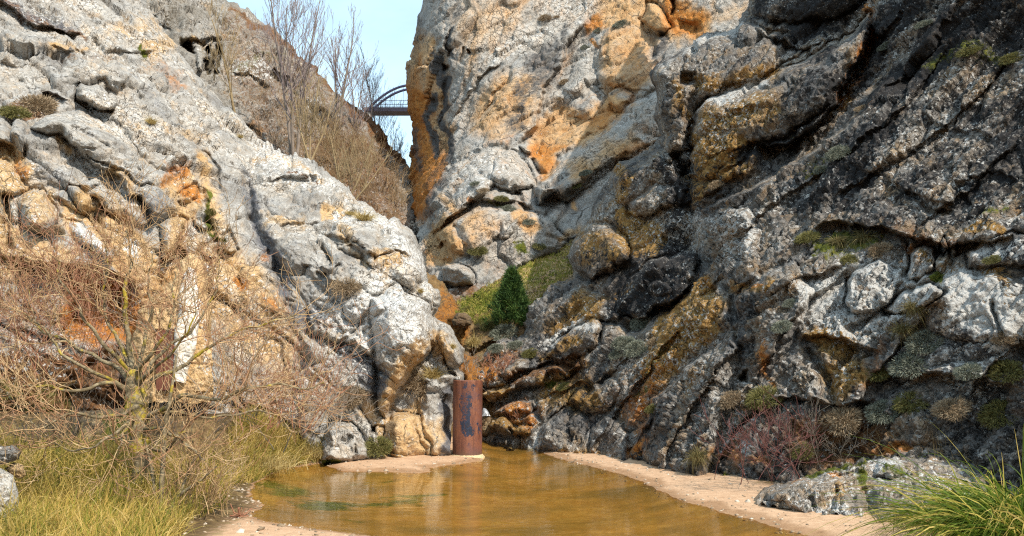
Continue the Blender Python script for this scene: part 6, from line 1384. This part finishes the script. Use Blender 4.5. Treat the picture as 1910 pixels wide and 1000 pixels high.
# ---- grass on the left bank (uncountable)
def bank_grass(n, xr, yr, keep, hl, mat, seed, name, w=.008, droop=(.2, .9)):
    rg = np.random.default_rng(seed); R_ = []; 
    X = rg.uniform(*xr, n * 4); Y = rg.uniform(*yr, n * 4)
    z, sd = ground_h(X[None], Y[None]); z = z[0]; sd = sd[0]
    q = np.stack([X * 1.6, Y * 1.6, X * 0], -1); cl = fbm(q, 3, seed)
    P = np.stack([X, Y, z], -1); px, py = project(P)
    k = keep(px, py, sd, cl, rg.uniform(size=len(X))); P = P[k][:n]; cl = cl[k][:n]; m_ = len(P)
    d = np.stack([rg.normal(size=m_) * .38 + .08, rg.normal(size=m_) * .38 - .05, np.ones(m_)], -1)
    V, Fc = blades(P, d, hl * rg.uniform(.45, 1.15, m_) * (1 + .8 * cl), rg.uniform(*droop, m_), np.full(m_, w), 5, seed)
    return V, Fc
gp = [(-1200, 1500), (-1200, 820), (-40, 836), (200, 850), (330, 860), (420, 860), (440, 790), (480, 765), (560, 790), (610, 830), (625, 858), (560, 868), (510, 884), (474, 900), (430, 905), (410, 930), (420, 950), (350, 975), (340, 1000), (300, 1040), (280, 1100)]
V1, F1 = bank_grass(36000, (-9.5, -2.0), (6.2, 14.8), lambda px, py, sd, cl, u: (sd < .02) & (poly_sd(px, py, gp) > 0) & (u < .55 + 1.2 * cl + .4 * (px > 430)), .52, None, 21, 'g')
L_bank = leaf_mat('bank_grass_blades', [(.12, (.10, .12, .018)), (.3, (.25, .22, .035)), (.55, (.48, .33, .08)), (.9, (.64, .48, .19))], .35)
g1 = new_mesh('grass', V1, F1, L_bank); tag(g1, 'yellowing grass along the left bank', 'grass', kind='stuff')
gp2 = [(40, 1100), (30, 985), (90, 965), (180, 955), (285, 958), (290, 1000), (300, 1100)]
V2, F2 = bank_grass(3600, (-6.5, -2.0), (6.0, 9.4), lambda px, py, sd, cl, u: (poly_sd(px, py, gp2) > 0), .40, None, 22, 'g', .007, (.05, .5))
g2 = new_mesh('grass', V2, F2, leaf_mat('fresh_green_blades', [(.1, (.10, .15, .015)), (.30, (.22, .27, .025)), (.45, (.50, .34, .07)), (.95, (.66, .44, .15))], .4)); tag(g2, 'bright green grass at the lower left corner', 'grass', kind='stuff')
# short grass on the far slope
n = 9000; pts_ = []
mk = poly_sd(S_slope.px, S_slope.py, [(850, 566), (920, 530), (1000, 486), (1070, 450), (1080, 500), (1010, 560), (990, 600), (900, 610), (870, 596)])
idx = np.where((mk > 0) & (np.arange(len(mk)) < len(S_slope.P)))[0]; idx = RG.choice(idx, n)
Pg = S_slope.P[idx] + RG.normal(size=(n, 3)) * .03
dg = np.stack([RG.normal(size=n) * .5, RG.normal(size=n) * .5 - .2, np.ones(n)], -1)
V3, F3 = blades(Pg, dg, RG.uniform(.08, .22, n), RG.uniform(.2, .7, n), np.full(n, .018), 3, 33)
g3 = new_mesh('grass', V3, F3, leaf_mat('slope_grass_blades', [(.1, (.12, .17, .02)), (.4, (.26, .27, .04)), (.7, (.44, .34, .09)), (.95, (.52, .39, .16))], .3, scale=1.2)); tag(g3, 'short green and tan grass on the far slope', 'grass', kind='stuff')

# ---- big green tussocks at the lower right
def tussock(px, py, z, n, L, mat, label, lean, seed, wid=.009, spread=.22, group=None, droop=(.35, 1.0), sd=.45):
    rg = np.random.default_rng(seed); c = gpt(px, py, z)
    root = rg.normal(size=(n, 3)) * np.array((spread, spread, .02))
    d = np.stack([rg.normal(size=n) * sd + lean[0], rg.normal(size=n) * sd + lean[1], np.ones(n) * lean[2]], -1)
    V, Fc = blades(root, d, rg.uniform(.5, 1.1, n) * L, rg.uniform(*droop, n), np.full(n, wid), 7, seed)
    o = new_mesh('grass_tussock', V, Fc, mat); o.location = c
    return tag(o, label, 'grass tussock', group)
L_green = leaf_mat('arching_green_blades', [(.08, (.032, .055, .005)), (.35, (.085, .14, .010)), (.55, (.17, .22, .022)), (.78, (.52, .40, .09)), (1.0, (.64, .47, .18))], .4)
L_dry = leaf_mat('dry_stalks', [(.1, (.16, .10, .035)), (.5, (.34, .24, .10)), (.9, (.50, .40, .20))], .3)
tussock(1915, 1012, .40, 1500, 1.2, L_green, 'big green grass tussock arching over the sand in the lower right corner', (-.40, -.05, .72), 41, .0125, .20, droop=(.45, 1.15))
tussock(1790, 985, .15, 900, .5, leaf_mat('olive_tussock_blades', [(.1, (.05, .055, .012)), (.5, (.12, .12, .03)), (.9, (.30, .23, .08))], .3), 'olive grass tussock between the long boulder and the big green tussock', (-.15, -.05, .8), 42, .007, .26)
tussock(1745, 900, .2, 130, .8, L_dry, 'sparse dry stalks rising behind the long boulder', (-.25, 0, 1.0), 43, .006, .22, droop=(.05, .4), sd=.25)
tussock(1850, 880, .3, 300, .7, L_dry, 'thicker dry brown grass at the right edge above the green tussock', (-.1, 0, 1.0), 44, .007, .3, droop=(.1, .5), sd=.35)
tussock(1700, 978, .05, 160, .38, L_dry, 'short tan grass at the right end of the long boulder', (-.2, -.1, .8), 45, .006, .14)
tussock(590, 850, .12, 420, .42, L_straw, 'straw tussock at the water edge beside the rounded grey rock', (.1, -.1, 1), 46, .007, .16)
tussock(505, 872, .12, 420, .5, L_straw, 'straw tussock overhanging the pool at the left bank tip', (.25, -.15, .9), 47, .007, .18)
# blue green broad tuft in the bank grass
tussock(540, 815, .3, 200, .35, leaf_mat('glaucous_blades', [(.1, (.10, .15, .10)), (.6, (.22, .28, .20)), (.9, (.34, .40, .30))], .2), 'pale blue green plant among the yellow bank grass', (0, -.1, 1), 48, .014, .12, droop=(.2, .6))

# ---- twig lying on the sand at the left
tb = Tubes(); p0 = gpt(446, 966, .04)
tb.add([gpt(470, 948, .06) - p0, gpt(452, 962, .05) - p0, gpt(436, 956, .12) - p0, gpt(430, 940, .2) - p0], [.006, .008, .007, .004], 5)
for k in range(16): grow(tb, gpt(446, 964, .05) - p0, RG.normal(size=3) + np.array((0, 0, .6)), .10, .003, 0, RG, cfgB)
o = tb.build('twig', M_redtwig); o.location = p0; tag(o, 'small reddish twig lying on the pale sand by the pool', 'twig')
SKY, SUNE, EXPO = 0.145, 3.8, 0.65
# ================================================================== CAMERA, SKY, SUN
cam = bpy.data.cameras.new('camera'); co = bpy.data.objects.new('camera', cam); COL.objects.link(co)
cam.sensor_width = 36; cam.sensor_fit = 'HORIZONTAL'; cam.lens = 36 * FOC / W; cam.clip_start = .05; cam.clip_end = 3000
co.location = (0, 0, CAMZ); co.rotation_euler = (math.pi / 2 + PITCH, 0, 0)
sc.camera = co
wd = bpy.data.worlds.new('World'); sc.world = wd; wd.use_nodes = True
nt = wd.node_tree; nt.nodes.clear()
el = math.asin(SUN[2]); az = math.atan2(SUN[0], SUN[1])
sky = N(nt, 'ShaderNodeTexSky', None, sky_type='NISHITA', sun_disc=False, sun_elevation=el, sun_rotation=az, altitude=200, air_density=1.1, dust_density=3.0, ozone_density=1.0)
tc = N(nt, 'ShaderNodeTexCoord').outputs['Generated']
cn = NZ(nt, N(nt, 'ShaderNodeMapping', {0: tc, 3: (1, 1, 2.4)}).outputs[0], 1.8, 6, .6, .4)
cl = MX(nt, MR(nt, cn, .35, .70, .5, .78), sky.outputs[0], (4.3, 6.1, 7.2))
bg = N(nt, 'ShaderNodeBackground', {'Color': cl, 'Strength': SKY})
N(nt, 'ShaderNodeOutputWorld', {'Surface': bg.outputs[0]})
ld = bpy.data.lights.new('sun', 'SUN'); ld.energy = SUNE; ld.angle = math.radians(.53); ld.color = (1.0, .93, .82)
lo = bpy.data.objects.new('sun', ld); COL.objects.link(lo)
from mathutils import Vector
lo.rotation_euler = Vector(-SUN).to_track_quat('-Z', 'Y').to_euler()
lo.location = (20, -20, 25)
vs = sc.view_settings; sc.display_settings.display_device = 'sRGB'
vs.view_transform = 'Standard'; vs.look = 'None'; vs.exposure = EXPO; vs.gamma = 1; vs.use_curve_mapping = False
sc.cycles.use_denoising = False
sc.cycles.pixel_filter_type = 'BLACKMAN_HARRIS'; sc.cycles.filter_width = 1.2
sc.cycles.max_bounces = 8; sc.cycles.transparent_max_bounces = 12
